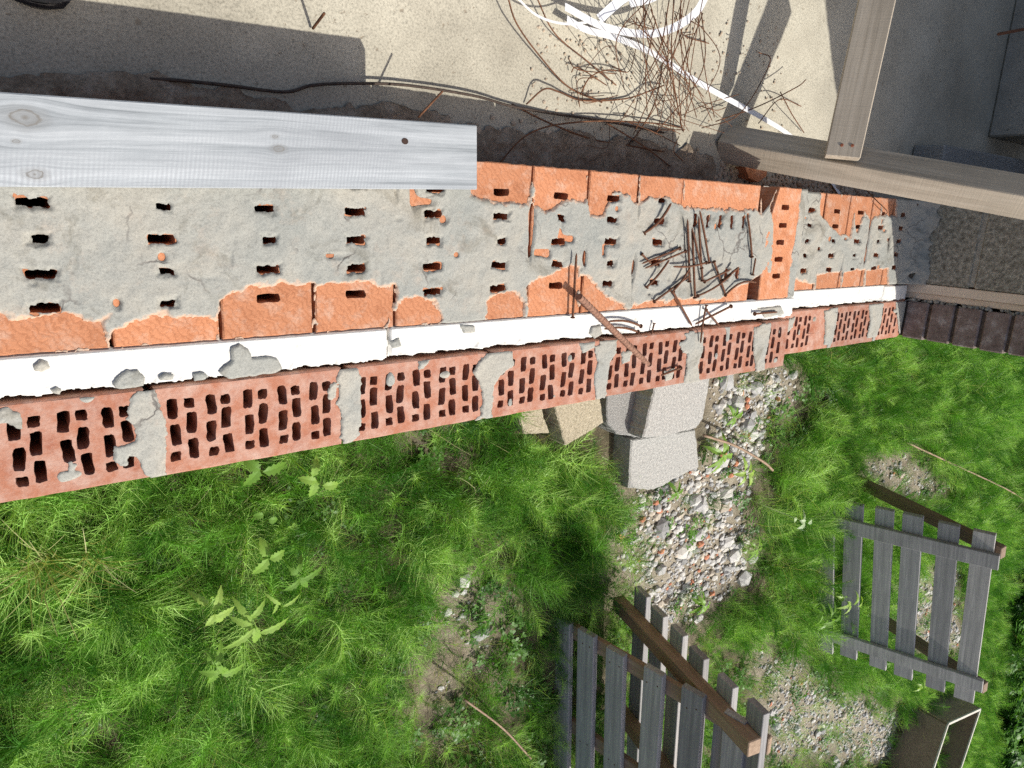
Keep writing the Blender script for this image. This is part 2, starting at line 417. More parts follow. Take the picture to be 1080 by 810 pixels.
# ================================================================== SILL WALL
WF = .0504; YI = WF+.25
ZL = -.0855; XS = 1.405; XJ = 2.19
wall = empty('cavity_wall', (.6, .09, GZ))
tag(wall, 'unfinished cavity wall under the window opening, its bare top showing orange bricks, grey mortar and white foam', 'wall')
WL = Vector((.6, .09, GZ))
def inwall(o):
    o.parent = wall; o.matrix_parent_inverse = Matrix.Translation(-WL); return o

def hole_brick(name, x0, x1, y0, y1, z, H, colsdef, mt, warp=None, deep=.22, jit=.0008, seed=0):
    """brick with real slots: colsdef = list of (xa, xb, [(ya, yb, (cx,cy,hx,hy))])"""
    r = random.Random(seed); mb = MB(); bv = .0018
    par = []
    for i in range(5): par.append((-1+.4*i, -1))
    for i in range(1, 5): par.append((1, -1+.5*i))
    for i in range(1, 5): par.append((1-.5*i, 1))
    for i in range(1, 4): par.append((-1, 1-.5*i))
    par[1:5] = [(-.5,-1),(0,-1),(.5,-1),(1,-1)]
    n = len(par)
    for xa, xb, rows in colsdef:
        for ya, yb, h in rows:
            if h is None:
                mb.add([(xa,ya,z),(xb,ya,z),(xb,yb,z),(xa,yb,z)], [(0,1,2,3)]); continue
            cx, cy, hx, hy = h; V = []
            lx, ly = r.uniform(-.0012,.0012), r.uniform(-.0012,.0012); sk = r.uniform(-.09,.09)
            for (u, v) in par: V.append(((xa+xb)/2+u*(xb-xa)/2, (ya+yb)/2+v*(yb-ya)/2, z))
            ring = []
            for (u, v) in par:
                s = 1/((abs(u)**7+abs(v)**7)**(1/7.))
                ring.append((cx+lx+u*s*hx+v*s*hy*sk+r.uniform(-jit,jit), cy+ly+v*s*hy+r.uniform(-jit,jit)))
            V += [(a, c, z) for a, c in ring]; V += [(a+.0004, c, z-.002) for a, c in ring]; V += [(a, c, z-deep) for a, c in ring]
            F = []
            for k in range(3):
                for i in range(n):
                    j = (i+1) % n; F.append((k*n+i, k*n+j, (k+1)*n+j, (k+1)*n+i))
            mb.add(V, F)
    # rim and sides
    xi0, xi1, yi0, yi1 = x0+bv, x1-bv, y0+bv, y1-bv
    K = 12
    def loop(xa, xb, ya, yb, zz, jj):
        P = []
        for (p, q) in (((xa,ya),(xb,ya)), ((xb,ya),(xb,yb)), ((xb,yb),(xa,yb)), ((xa,yb),(xa,ya))):
            for i in range(K):
                t = i/K; P.append([p[0]+(q[0]-p[0])*t, p[1]+(q[1]-p[1])*t, zz])
        for p in P:
            p[0] += r.uniform(-jj, jj); p[1] += r.uniform(-jj, jj)
        return P
    L = [loop(xi0, xi1, yi0, yi1, z, 0), loop(x0, x1, y0, y1, z-bv, .0007), loop(x0, x1, y0, y1, z-H, .0007)]
    V = sum(L, []); F = []; n = 4*K
    for k in range(2):
        for i in range(n):
            j = (i+1) % n; F.append((k*n+i, k*n+j, (k+1)*n+j, (k+1)*n+i)[::-1])
    mb.add(V, F)
    if warp: mb.v = [warp(p) for p in mb.v]
    cx, cy = (x0+x1)/2, (y0+y1)/2
    mb.v = [(p[0]-cx, p[1]-cy, p[2]-z) for p in mb.v]
    o = mb.build(name, mt); o.location = (cx, cy, z); return inwall(o)

def facing(x0, x1, z, seed, flip=False):
    r = random.Random(seed); y0, y1 = -.120+r.uniform(-.0015,.0015), -.004
    bv = .0018; A = []
    X = x0+bv; centers = []
    off = [.026,.0465,.0715,.0912,.119,.139,.167,.186,.2125,.2315]
    for i, o in enumerate(off):
        if x0+o+.010 > x1: break
        centers.append((x0-.006+o, i % 2))
    cols = []
    for i, (c, k) in enumerate(centers):
        xb = (c+centers[i+1][0])/2 if i+1 < len(centers) else x1-bv
        if k == 0: hs = [(-.0335,.0125),(-.0700,.0135),(-.0985,.0055)]
        else: hs = [(-.0285,.0060),(-.0550,.0135),(-.0905,.0130)]
        rows = []; ya = y1-bv
        for j, (cy, hy) in enumerate(hs):
            yb = (cy-hy+hs[j+1][0]+hs[j+1][1])/2 if j < 2 else y0+bv
            rows.append((yb, ya, (c, cy, .0063, hy+.0008))); ya = yb
        cols.append((X, xb, rows)); X = xb
    return hole_brick('facing_brick', x0, x1, y0, y1, z, .065, cols, M['facing'], seed=seed)
fseed = 100
for i in range(-3, 6):
    x0 = (i-1)*.26+.262-.26; x1 = i*.26+.254
    x0, x1 = i*.26+.006, i*.26+.254
    if i == 5: x1 = XS
    facing(x0, x1, 0, fseed+i)
for k, (x0, x1) in enumerate(((XS+.012, 1.757), (1.770, 2.014), (2.027, 2.175))):
    facing(x0, x1, ZL, fseed+20+k)

SLOT_Y = [.102,.140,.179,.218,.256]
def header(xc, z, seed, w=.121, warp=None, mt=None):
    x0, x1 = xc-w/2, xc+w/2; bv = .0018; y0, y1 = WF+.001, YI
    r = random.Random(seed); ya = y0+bv; rows = []
    for j, cy in enumerate(SLOT_Y):
        yb = (cy+SLOT_Y[j+1])/2 if j < 4 else y1-bv
        rows.append((ya, yb, (xc, cy, .0155, .0058))); ya = yb
    return hole_brick('hollow_brick', x0, x1, y0, y1, z, .065, [(x0+bv, x1-bv, rows)], M['orange'], warp=warp, seed=seed)
HC = [-.098+.1255*k for k in range(-5, 9)]
for k, xc in enumerate(HC): header(xc, 0, 200+k)
# two stretchers, then the crooked header with its corner broken off
def stretcher(y0, y1, cy, seed):
    x0, x1 = .966, 1.222; bv = .0018; xsl = [1.012+.04*i for i in range(5)]; cols = []; xa = x0+bv
    for i, cx in enumerate(xsl):
        xb = (cx+xsl[i+1])/2 if i < 4 else x1-bv
        cols.append((xa, xb, [(y0+bv, y1-bv, (cx, cy, .0058, .0155))])); xa = xb
    hole_brick('hollow_brick', x0, x1, y0, y1, 0, .065, cols, M['orange'], seed=seed)
stretcher(.182, YI, .222, 301); stretcher(WF+.001, .178, .112, 302)
def warp(p):
    x, y, z = p
    if y > .20: x = x+max(0, (1.31-x))*min(1, (y-.20)/.10)*.62
    return (x+.0*y+(y-.17)*-.02, y, z)
header(1.318, .003, 303, .12, warp)
for k, xc in enumerate([1.5735, 1.700, 1.822, 1.945, 2.068]): header(xc, ZL, 320+k, .118)
header(1.462, ZL, 333, .09)

# hollow carcass below the top courses: outer skins
b_ = MB()
for (x0, x1, z) in ((-.75, XS, -.068), (XS, XJ, ZL-.068)):
    b_.box(x0, x1, -.119, -.112, GZ-.3, z, .0005); b_.box(x0, x1, -.012, -.005, GZ-.3, z, .0005)
    b_.box(x0, x1, WF+.002, WF+.010, GZ-.3, z, .0005); b_.box(x0, x1, YI-.009, YI-.001, GZ-.3, z, .0005)
b_.box(XS-.008, XS, -.117, -.01, ZL-.08, -.003, .0005); b_.box(XS-.008, XS, WF+.005, YI-.005, ZL-.08, -.003, .0005)
b_.box(-.76, -.75, -.119, YI-.001, GZ-.3, -.003, .0005)
b_.box(XJ-.012, XJ-.002, -.117, YI-.01, GZ-.3, ZL-.003, .0005)
wb, t, b = mat('brick_courses'); bt = N(t, 'ShaderNodeTexBrick', Scale=1.)
mp = t.nodes.new('ShaderNodeMapping'); t.links.new(wcoords(t), mp.inputs[0]); mp.inputs['Rotation'].default_value = (R_(90),0,0)
t.links.new(mp.outputs[0], bt.inputs[0]); bt.inputs['Brick Width'].default_value = .26; bt.inputs['Row Height'].default_value = .075; bt.inputs['Mortar Size'].default_value = .006
bt.inputs['Color1'].default_value = (.38,.16,.10,1); bt.inputs['Color2'].default_value = (.44,.20,.12,1); bt.inputs['Mortar'].default_value = (.40,.40,.37,1)
t.links.new(bt.outputs[0], b.inputs['Base Color'])
inwall(b_.build('brick_courses', wb))

# ---- sheets (mortar, foam) from signed fields
def sheet(name, x0, x1, y0, y1, step, field, height, mt, skirt=None, parentwall=True):
    nx = int(round((x1-x0)/step))+1; ny = int(round((y1-y0)/step))+1
    X, Y = np.meshgrid(np.linspace(x0, x1, nx), np.linspace(y0, y1, ny), indexing='ij')
    global TINT
    TINT = None; m_ = field(X, Y); Z = height(X, Y, m_); tn = TINT if TINT is not None else np.full(m_.shape, 1.)
    idx = np.arange(nx*ny).reshape(nx, ny)
    mm = np.maximum.reduce([m_[:-1,:-1], m_[1:,:-1], m_[1:,1:], m_[:-1,1:]])
    mn = np.minimum.reduce([m_[:-1,:-1], m_[1:,:-1], m_[1:,1:], m_[:-1,1:]])
    keep = (mm > 0) & (mn > -step*1.6)
    F = np.stack([idx[:-1,:-1], idx[1:,:-1], idx[1:,1:], idx[:-1,1:]], -1)[keep]
    used = np.unique(F); rem = np.full(nx*ny, -1); rem[used] = np.arange(len(used))
    gx, gy = np.gradient(m_, (x1-x0)/(nx-1), (y1-y0)/(ny-1)); g2 = gx*gx+gy*gy+1e-6
    mv = np.where(m_ < 0, -m_, 0.)/g2; mxs = step*1.1
    dx = np.clip(gx*mv, -mxs, mxs); dy = np.clip(gy*mv, -mxs, mxs)
    V = np.stack([X+dx, Y+dy, Z], -1).reshape(-1,3)[used]; F = rem[F]
    o = new(name, V, F.reshape(-1,4), mt, smooth=True, attr=np.clip(tn.ravel()[used]/.014, 0, 1))
    return inwall(o) if parentwall else o

expo_px = [
 [(-60,342),(0,335),(25,338),(60,335),(112,334),(114,372),(0,377),(-80,380)],
 [(115,346),(135,341),(160,332),(195,333),(222,340),(229,345),(231,360),(115,369)],
 [(233,330),(236,320),(262,303),(300,298),(331,300),(331,355),(233,360)],
 [(333,303),(350,297),(380,299),(412,304),(414,330),(400,345),(392,352),(333,354)],
 [(412,335),(420,322),(436,311),(456,319),(463,338),(414,346)],
 [(514,318),(520,311),(540,308),(552,318),(552,338),(516,340)],
 [(555,303),(572,292),(600,282),(610,281),(609,333),(555,337)],
 [(611,290),(622,294),(636,312),(655,322),(661,328),(661,331),(611,334)],
 [(495,160),(561,168),(560,190),(556,216),(540,214),(520,208),(495,206)],
 [(562,168),(620,174),(618,190),(616,214),(604,206),(590,218),(575,222),(562,219)],
 [(620,174),(675,178),(672,213),(660,206),(648,204),(641,215),(636,228),(622,226),(619,215)],
 [(675,178),(722,183),(721,216),(700,209),(685,207),(675,213)],
 [(721,183),(806,190),(802,228),(795,222),(775,219),(745,221),(730,216),(721,218)],
 [(812,218),(822,190),(846,192),(834,260),(828,320),(802,322),(806,308),(814,285),(816,250)],
 [(663,330),(668,321),(700,318),(740,315),(760,316),(775,303),(800,292),(812,290),(812,322),(720,330),(663,334)]]
expo_top = [PX(p, 0) for p in expo_px]
expo_low_px = [[(866,200),(888,202),(886,225),(884,245),(870,232),(864,226)], [(888,202),(904,203),(900,230),(896,250),(884,246)],
 [(904,203),(930,205),(928,226),(918,232),(912,222),(903,248),(900,236)], [(930,204),(945,206),(944,228),(930,226)],
 [(826,292),(842,296),(858,300),(857,306),(826,310)], [(860,290),(878,287),(886,288),(886,305),(860,307)], [(889,288),(898,286),(912,284),(910,303),(887,305)],
 [(913,285),(935,284),(936,302),(912,303)]]
expo_low = [PX(p, ZL) for p in expo_low_px]
hrng = random.Random(5)
holes_top = []
for xc in HC:
    for cy in SLOT_Y:
        clog = hrng.random()
        sx, sy = (.0150,.0056) if clog < .55 else ((.0128,.0050) if clog < .8 else (.0085,.0042))
        holes_top.append((xc+(.003 if clog > .8 else 0), cy, sx, sy))
for y, s_ in ((.222, 1), (.112, 0)):
    for i in range(5):
        if s_ or i in (3,4): holes_top.append((1.012+.04*i, y,   .0052, .0125))
for cy in SLOT_Y: holes_top.append((1.318+(cy-.17)*-.02, cy, .0145, .0055))
holes_low = []
for xc in [1.5735,1.700,1.822,1.945,2.068]:
    for cy in SLOT_Y:
        c = hrng.random(); sx, sy = (.0148,.0056) if c < .7 else (.0095,.0042)
        holes_low.append((xc, cy, sx, sy))
def holes_field(X, Y, hs, ns=.0036):
    d = np.full(X.shape, 1.)
    wx = ns*fbm(X*110, Y*110, 31, 4)*1.3; wy = ns*fbm(X*150, Y*150, 57, 4)*1.1
    for (cx, cy, hx, hy) in hs:
        q = np.maximum(np.abs(X+wx-cx)-hx, np.abs(Y+wy-cy+.10*(X-cx)*math.sin(cx*40+cy*90))-hy); d = np.minimum(d, q)
    return d
joints_top = [HC[k]+.06275 for k in range(len(HC)-1)]
def crack(X, Y, jx, amt):
    d = np.full(X.shape, 1.)
    for i, j in enumerate(jx):
        ph = vn(Y*18+i*7.3, Y*0+i, 77)
        d = np.minimum(d, np.abs(X+.002*fbm(Y*60, Y*0+i*3.1, 9)-j)+(ph-amt)*.02)
    return d
def inner_top(X, Y):
    e = np.full(X.shape, -1.)
    for p in expo_top: e = np.maximum(e, poly_sd(X, Y, p))
    m_ = -(e+.010*fbm(X*38, Y*38, 21, 5)+.005*np.abs(fbm(X*150, Y*150, 25, 3))-.001)
    global TINT; TINT = m_.copy()
    # small spots where the brick shows
    sp = vn(X*38, Y*38, 91); m_ = np.minimum(m_, (.945-sp)*.05)
    m_ = np.minimum(m_, holes_field(X, Y, holes_top))
    m_ = np.minimum(m_, crack(X, Y, joints_top, .30))
    edge = np.minimum(YI-.001-Y, Y-WF-.0005)+.0015*fbm(X*80, Y*80, 4)
    hole = poly_sd(X, Y, PX([(803,197),(820,197),(812,215),(803,226)], 0))
    m_ = np.minimum(m_, -hole)
    return np.minimum(m_, np.minimum(edge, XS-.002-X+.003*fbm(Y*60, X*60, 3)))
def h_top(X, Y, m_):
    t = .0038+.0034*fbm(X*11, Y*11, 41)+.0008*(1-np.abs(fbm(X*30, Y*22, 44))*2.5)+.0009*fbm(X*90, Y*90, 42)+.0003*fbm(X*300, Y*300, 43, 2)
    return .0002+np.clip(m_*.9, 0, 1)*0+np.minimum(np.maximum(t, .0012), np.maximum(m_, 0)*1.1+.0004)
sheet('mortar_bed', -.75, XS, WF, YI, .0018, inner_top, h_top, M['mortar'])
def inner_low(X, Y):
    e = np.full(X.shape, -1.)
    for p in expo_low: e = np.maximum(e, poly_sd(X, Y, p))
    m_ = -(e+.006*fbm(X*60, Y*60, 22, 4)); global TINT; TINT = m_.copy()
    m_ = np.minimum(m_, (.93-vn(X*38, Y*38, 95))*.05)
    m_ = np.minimum(m_, holes_field(X, Y, holes_low))
    m_ = np.minimum(m_, crack(X, Y, [1.637,1.761,1.8835,2.0065], .35))
    return np.minimum(m_, np.minimum(YI-.001-Y, Y-WF-.0005)+.001)
def h_low(X, Y, m_):
    t = .004+.003*fbm(X*16, Y*16, 51)+.0015*fbm(X*90, Y*90, 52)
    ridge = np.clip((X-2.10+.02*fbm(Y*20, X*20, 61))/.09, 0, 1)**1.5*(.045+.02*fbm(X*40, Y*40, 62))
    return ZL+np.minimum(np.maximum(t, .0012), np.maximum(m_, 0)*1.1+.0004)+ridge
sheet('mortar_bed', XS+.003, XJ-.001, WF, YI, .002, inner_low, h_low, M['mortar'])

jp = [[(150,408),(160,412),(168,425),(175,445),(176,470),(172,488),(165,500),(158,505),(150,497),(147,485),(135,478),(132,470),(142,465),(143,452),(134,442),(135,428),(141,418)],
 [(360,388),(374,385),(382,398),(379,420),(381,440),(378,458),(370,468),(358,462),(361,440),(355,425),(358,408),(352,400)],
 [(507,377),(520,371),(541,370),(541,385),(528,395),(520,408),(519,430),(514,443),(506,440),(509,420),(505,405),(498,393)],
 [(626,366),(640,358),(651,356),(649,372),(642,384),(640,405),(638,420),(628,420),(626,400),(630,385)],
 [(722,352),(742,350),(741,370),(736,385),(738,405),(728,407),(724,388),(728,370)],
 [(795,345),(813,340),(810,360),(806,378),(806,395),(797,396),(794,370)],
 [(-5,433),(8,430),(22,437),(24,452),(14,450),(8,446),(-5,450)], [(120,470),(134,470),(136,490),(126,493),(119,484)], [(73,485),(80,490),(78,500),(72,496)],
 [(345,412),(352,400),(356,404),(354,420),(346,422)], [(440,380),(455,378),(450,386),(441,390)], [(655,372),(668,368),(664,380),(656,384)], [(700,392),(712,388),(708,400),(701,402)],
 [(716,362),(726,356),(735,360),(732,372),(720,372)], [(610,362),(628,358),(626,368),(614,372)]]
jpw = [PX(p, 0) for p in jp]
jlow = [PX(p, ZL) for p in [[(869,328),(884,323),(881,345),(877,362),(868,364),(870,348)], [(916,320),(932,316),(929,338),(924,355),(914,357),(917,340)], [(829,338),(838,334),(836,345),(830,350)], [(944,315),(955,312),(955,350),(948,352),(946,335)]]]
def outer_f(polys, jx, xa, xb):
    def f(X, Y):
        e = np.full(X.shape, -1.)
        for p in polys: e = np.maximum(e, poly_sd(X, Y, p))
        for j in jx:
            dd = (.0075+.005*fbm(Y*25+j*9, X*25, 71))-np.abs(X-j); e = np.maximum(e, dd)
        m_ = e+.003*fbm(X*90, Y*90, 73)+.002*fbm(X*260, Y*260, 74, 2)
        dsm = vn(X*30, Y*30, 99)
        m_ = np.maximum(m_, (dsm-.90)*.06)
        return np.minimum(np.minimum(m_, np.minimum(-.006-Y+.0*X, Y+.1205)+.001*fbm(X*100, Y*100, 75)), np.minimum(X-xa, xb-X))
    return f
def h_out(z):
    def h(X, Y, m_):
        t = .003+.0022*fbm(X*22, Y*22, 81)+.001*fbm(X*120, Y*120, 82)
        return z+np.minimum(np.maximum(t, .001), np.maximum(m_, 0)*1.2+.0005)
    return h
sheet('mortar_smear', -.75, XS, -.122, -.004, .0018, outer_f(jpw, [.26*i for i in range(-2, 6)], -.75, XS), h_out(0), M['mortar_fill'])
sheet('mortar_smear', XS, XJ, -.122, -.004, .002, outer_f(jlow, [1.763,2.020], XS+.012, XJ-.002), h_out(ZL), M['mortar_fill'])
# mortar in the head joints
for j, z, zz in [(.26*i, 0, 0) for i in range(-2, 6)]+[(1.763,ZL,0),(2.020,ZL,0)]:
    b_ = MB(); b_.box(j-.0058, j+.0058, -.117, -.014, z-.07, z-.0012, .001); inwall(b_.build('mortar_joint', M['mortar_fill']))

# foam strips
def foam(x0, x1, yo, z, seed, ya=.0, yb=WF):
    st = .0025
    def f(X, Y):
        lo = ya+yo+.0012+.006*np.maximum(fbm(X*35, X*0, seed, 4), -.1)+.0015*fbm(X*200, X*0, seed+3, 2)
        hi = yb+yo-.0006-.0008*np.abs(fbm(X*60, X*0, seed+5, 3))
        return np.minimum(np.minimum(Y-lo, hi-Y), np.minimum(X-x0, x1-X)-.0004+.001*fbm(Y*90, X*90, seed))
    def h(X, Y, m_):
        crumb = np.clip((.020-(Y-ya-yo))/.020, 0, 1)
        zz = z+.0008*fbm(X*6, Y*6, seed)-crumb*.010*np.maximum(0, fbm(X*70, Y*70, seed+1, 3)+.12)
        pit = np.clip(vn(X*70, Y*70, seed+9)-.90, 0, 1)*.07*crumb
        return np.where(m_ < .0012, zz-.012, zz-pit)
    o = sheet('insulation_strip', x0, x1, ya+yo, yb+yo, .0016, f, h, M['foam'])
    b2 = MB(); b2.box(x0+.003, x1-.003, ya+yo+.006, yb+yo-.004, z-.40, z-.006, .001)
    s = b2.build('strip_body', M['foam']); s.parent = o; return o
foam(-.75, .330, 0, .001, 401); foam(.333, XS+.004, .0035, .002, 411, ya=-.0015, yb=WF-.0025)
foam(XS-.03, 2.03, .001, ZL+.001, 421); foam(2.034, XJ-.004, -.003, ZL-.001, 431, yb=WF+.0)
fm = [PX(p, 0) for p in [[(119,404),(124,396),(133,389),(145,390),(153,397),(151,406),(136,409),(121,409)],
     [(229,392),(236,385),(243,380),(243,366),(252,362),(262,368),(265,377),(280,375),(292,378),(297,388),(290,393),(262,397),(240,399)],
     [(166,396),(172,393),(182,394),(182,400),(168,401)], [(203,393),(212,391),(219,396),(216,400),(205,401)],
     [(34,384),(42,379),(51,381),(53,388),(44,392),(36,391)], [(53,410),(60,407),(67,410),(62,415),(55,414)], [(410,360),(420,356),(423,365),(413,367)], [(484,342),(500,343),(500,350),(488,351)],
     [(622,344),(632,342),(634,352),(626,357),(620,352)], [(798,325),(822,322),(826,331),(806,335)]]]
def fpatch(X, Y):
    e = np.full(X.shape, -1.)
    for p in fm: e = np.maximum(e, poly_sd(X, Y, p))
    return np.minimum(e+.0015*fbm(X*140, Y*140, 83, 3), WF-.001-Y)
sheet('mortar_smear', -.2, XS, -.006, WF, .0018, fpatch, lambda X, Y, m_: .0022+np.minimum(.0035+.0015*fbm(X*60, Y*60, 84), np.maximum(m_, 0)*1.4+.0003), M['mortar_fill'])

# orange scrap of brick and crumbs by the wall foot, rubble strip between wall and floor
def rock(mb, c, r, sq=(1,1,1), t=.5, rg=random, sub=1):
    ph = (1+5**.5)/2
    V = [(-1,ph,0),(1,ph,0),(-1,-ph,0),(1,-ph,0),(0,-1,ph),(0,1,ph),(0,-1,-ph),(0,1,-ph),(ph,0,-1),(ph,0,1),(-ph,0,-1),(-ph,0,1)]
    F = [(0,11,5),(0,5,1),(0,1,7),(0,7,10),(0,10,11),(1,5,9),(5,11,4),(11,10,2),(10,7,6),(7,1,8),(3,9,4),(3,4,2),(3,2,6),(3,6,8),(3,8,9),(4,9,5),(2,4,11),(6,2,10),(8,6,7),(9,8,1)]
    E_ = Euler((rg.uniform(0,6),rg.uniform(0,6),rg.uniform(0,6))).to_matrix(); out = []
    for v in V:
        s = r/1.9*rg.uniform(.72,1.2); p = E_@Vector(v)*s
        out.append((c[0]+p.x*sq[0], c[1]+p.y*sq[1], c[2]+p.z*sq[2]))
    mb.add(out, F, t)
mb = MB(); rr = random.Random(3)
for i in range(1500):
    x = rr.uniform(.45, 2.1); y = .303+abs(rr.gauss(0, .03)); s = rr.uniform(.002, .008)*(1.6 if rr.random() < .08 else 1)
    if y > .40: continue
    rock(mb, (x, y, SZ+s*.3), s, (1,1,.7), rr.choice([.2,.3,.5,.7,.8,.85,.97]), rr)
for i in range(500):
    p = at(rr.uniform(560,830), rr.uniform(20,200), SZ); s = rr.uniform(.0012,.004)
    if p[1] < .305: continue
    rock(mb, (p[0], p[1], SZ+s*.3), s, (1,1,.7), rr.choice([.5,.8,.85,.9,.9]), rr)
CRM = simple('crumb', (.32,.25,.18), (.52,.43,.33), 9, .95, 0, .0)
sheet('dirt_strip', -.7, 1.30, .302, .43, .003, lambda X, Y: .385-Y+.035*fbm(X*7, Y*7, 140)+.012*fbm(X*40, Y*40, 141)-.05*np.clip(X-.9, 0, 1)-.03*np.clip(.45-X, 0, 1),
      lambda X, Y, m_: SZ+.004+np.minimum(.010+.006*fbm(X*50, Y*50, 142), np.maximum(m_, 0)*.5), M['dirt'], parentwall=False)
tag(bpy.data.objects['dirt_strip'], 'dark loose dirt swept along the foot of the wall on the floor', 'dirt', kind='stuff')
tag(mb.build('rubble_crumbs', CRM, attr=True), 'crumbs of mortar and grit strewn along the foot of the wall on the floor', 'rubble', kind='stuff')
mb = MB()
P = PX([(786,176),(810,175),(808,186),(800,192),(790,188)], SZ+.03)
mb.add([(x,y,SZ+.03) for x,y in P]+[(x,y,SZ) for x,y in P], [(0,1,2,3,4),(5,9,8,7,6)]+[(i,(i+1)%5,(i+1)%5+5,i+5)[::-1] for i in range(5)])
tag(mb.build('brick_fragment', M['orange']), 'small orange brick fragment lying between the wall and the lower timber', 'brick fragment')

def chunk(name, poly, z, h, mt, label, cat, seed=1, taper=.0, tilt=(0,0), parent=None):
    """rough-edged block: outline at its own height, real thickness"""
    P = np.array([at(x, y, z)[:2] for x, y in poly]); c = P.mean(0)
    pts = []
    for i in range(len(P)):
        a, b2 = P[i], P[(i+1) % len(P)]; n = max(2, int(np.linalg.norm(b2-a)/.008))
        for k in range(n): pts.append(a+(b2-a)*k/n)
    pts = np.array(pts); d = pts-c; L = np.linalg.norm(d, axis=1, keepdims=True)
    ns = fbm(pts[:,0]*30, pts[:,1]*30, seed)[:,None]*.004+fbm(pts[:,0]*170, pts[:,1]*170, seed+2)[:,None]*.004
    pts = pts+d/L*ns; n = len(pts); rings = []
    zz = lambda q: q[...,0]*0
    def ring(s, dz, j=0.): 
        q = c+(pts-c)*s; top = z+dz+(q[:,0]-c[0])*tilt[0]+(q[:,1]-c[1])*tilt[1]
        q = q+np.stack([fbm(q[:,0]*60, q[:,1]*60+dz*70, seed+4), fbm(q[:,0]*60+9, q[:,1]*60+dz*70, seed+5)], 1)*j
        return np.column_stack([q, top+.0008*fbm(q[:,0]*60, q[:,1]*60, seed+6)*(1 if dz > -.02 else 0)])
    RR = [ring(.02,0), ring(.3,0), ring(.6,0), ring(.85,0), ring(.96,-.0005), ring(.995,-.005,.002)]+[ring(1+taper*k/6., -.005-(h-.005)*k/6., .006) for k in range(1,7)]
    V = np.concatenate(RR); F = []
    for k in range(len(RR)-1):
        for i in range(n):
            j = (i+1) % n; F.append((k*n+i, (k+1)*n+i, (k+1)*n+j, k*n+j))
    F.append(tuple(range(n)))
    ctr = np.array([c[0], c[1], z-h]); V = V-ctr
    o = new(name, V, F, mt, smooth=False); o.location = ctr
    if label: tag(o, label, cat)
    return o

# ================================================================== JAMB (the taller wall at the end of the sill)
def wood_uv(o): return o
TOPZ = 1.75
jamb = empty('window_jamb', (XJ, .09, ZL)); JL = Vector((XJ, .09, ZL))
tag(jamb, 'window jamb rising at the right end of the sill, dark clinker bricks outside, beige insulation and porous blocks inside', 'wall')
def injamb(o): o.parent = jamb; o.matrix_parent_inverse = Matrix.Translation(-JL); return o
XE = 4.6
CH = .0742; rj = random.Random(9)
zc = ZL+.004
k = 0
while zc < TOPZ-.07:            # clinker courses
    b_ = MB(); dx = rj.uniform(-.002,.002)
    b_.obox((XJ+.125+dx, -.062+rj.uniform(-.0015,.0015), zc+.0335), (.125,0,0), (0,.0575,0), (0,0,.0325), .004)
    injamb(b_.build('clinker_brick', M['clinker'])); zc += CH; k += 1
b_ = MB(); b_.box(XJ+.006, XE, -.116, -.008, ZL-.2, TOPZ, .002); b_.box(XJ+.26, XE, -.120, -.1165, GZ-.3, TOPZ, .001)
b_.box(XJ+.004, XE, -.1165, -.006, GZ-.3, ZL-.201, .001)
injamb(b_.build('bed_mortar', M['joint_dark']))
zc = ZL+.07; pl = []
bh = .24; z0 = ZL-.02
first = .19
k = 0
while z0 < TOPZ:
    h = first if k == 0 else bh
    for (xa, xb) in ((XJ, XJ+.49), (XJ+.50, XJ+.99), (XJ+1.0, XE)):
        if xa > XJ and False: continue
        b_ = MB(); b_.box(xa, xb, WF+.004, YI-.003, z0, min(z0+h, TOPZ), .004)
        injamb(b_.build('porous_block', M['leca']))
    z0 += h+.012; k += 1
b_ = MB(); b_.box(XJ+.004, XE, WF+.008, YI-.007, GZ-.2, TOPZ-.004, .001); injamb(b_.build('block_mortar', M['leca_joint']))
b_ = MB(); b_.box(XJ+.002, XE, .024, WF+.002, ZL-.1, TOPZ, .002); injamb(b_.build('insulation_board', M['beige_foam']))
b_ = MB(); b_.box(XJ+.012, XE, .004, .0235, ZL-.1, TOPZ, .002); injamb(b_.build('insulation_board', M['beige_foam']))
# mortar squeezed into the cavity
mb = MB(); rr = random.Random(12)
for i in range(160):
    z = ZL+rr.random()*1.4
    for q in range(2): rock(mb, (XJ+.006+rr.uniform(0,.012), .003-rr.uniform(0,.008), z+rr.uniform(-.01,.01)), rr.uniform(.003,.008), t=.3, rg=rr)
injamb(mb.build('mortar_squeeze', M['mortar']))
# inner face finish and a course of blocks laid on the floor along it
ck = MB(); c0 = at(1040, 100, SZ)
ck.box(2.86, 3.3, .55, 2.6, SZ+.001, 2.1, .006)
tag(ck.build('concrete_pier', M['plain_concrete']), 'dark concrete pier standing in shade at the upper right corner', 'pier')
b_ = MB(); b_.box(2.30, 3.0, .34, .475, SZ+.001, SZ+.10, .006)
tag(b_.build('concrete_block', M['rough_block']), 'rough grey concrete block lying on the floor behind the lower timber by the jamb', 'concrete block')

# ================================================================== TIMBERS
P0 = atd(757, 149, 1.69); P1 = atd(1110, 212, 1.69*.85)
bx = (P1-P0); LB = np.linalg.norm(bx); bx /= LB
e1 = np.cross(bx, [0,0,1.]); e1 /= np.linalg.norm(e1); e2 = np.cross(bx, e1)
an = R_(238); nD = math.cos(an)*e1+math.sin(an)*e2; mL = np.cross(bx, nD)
HD, HLt = .036, .030          # half widths: dark face, light face
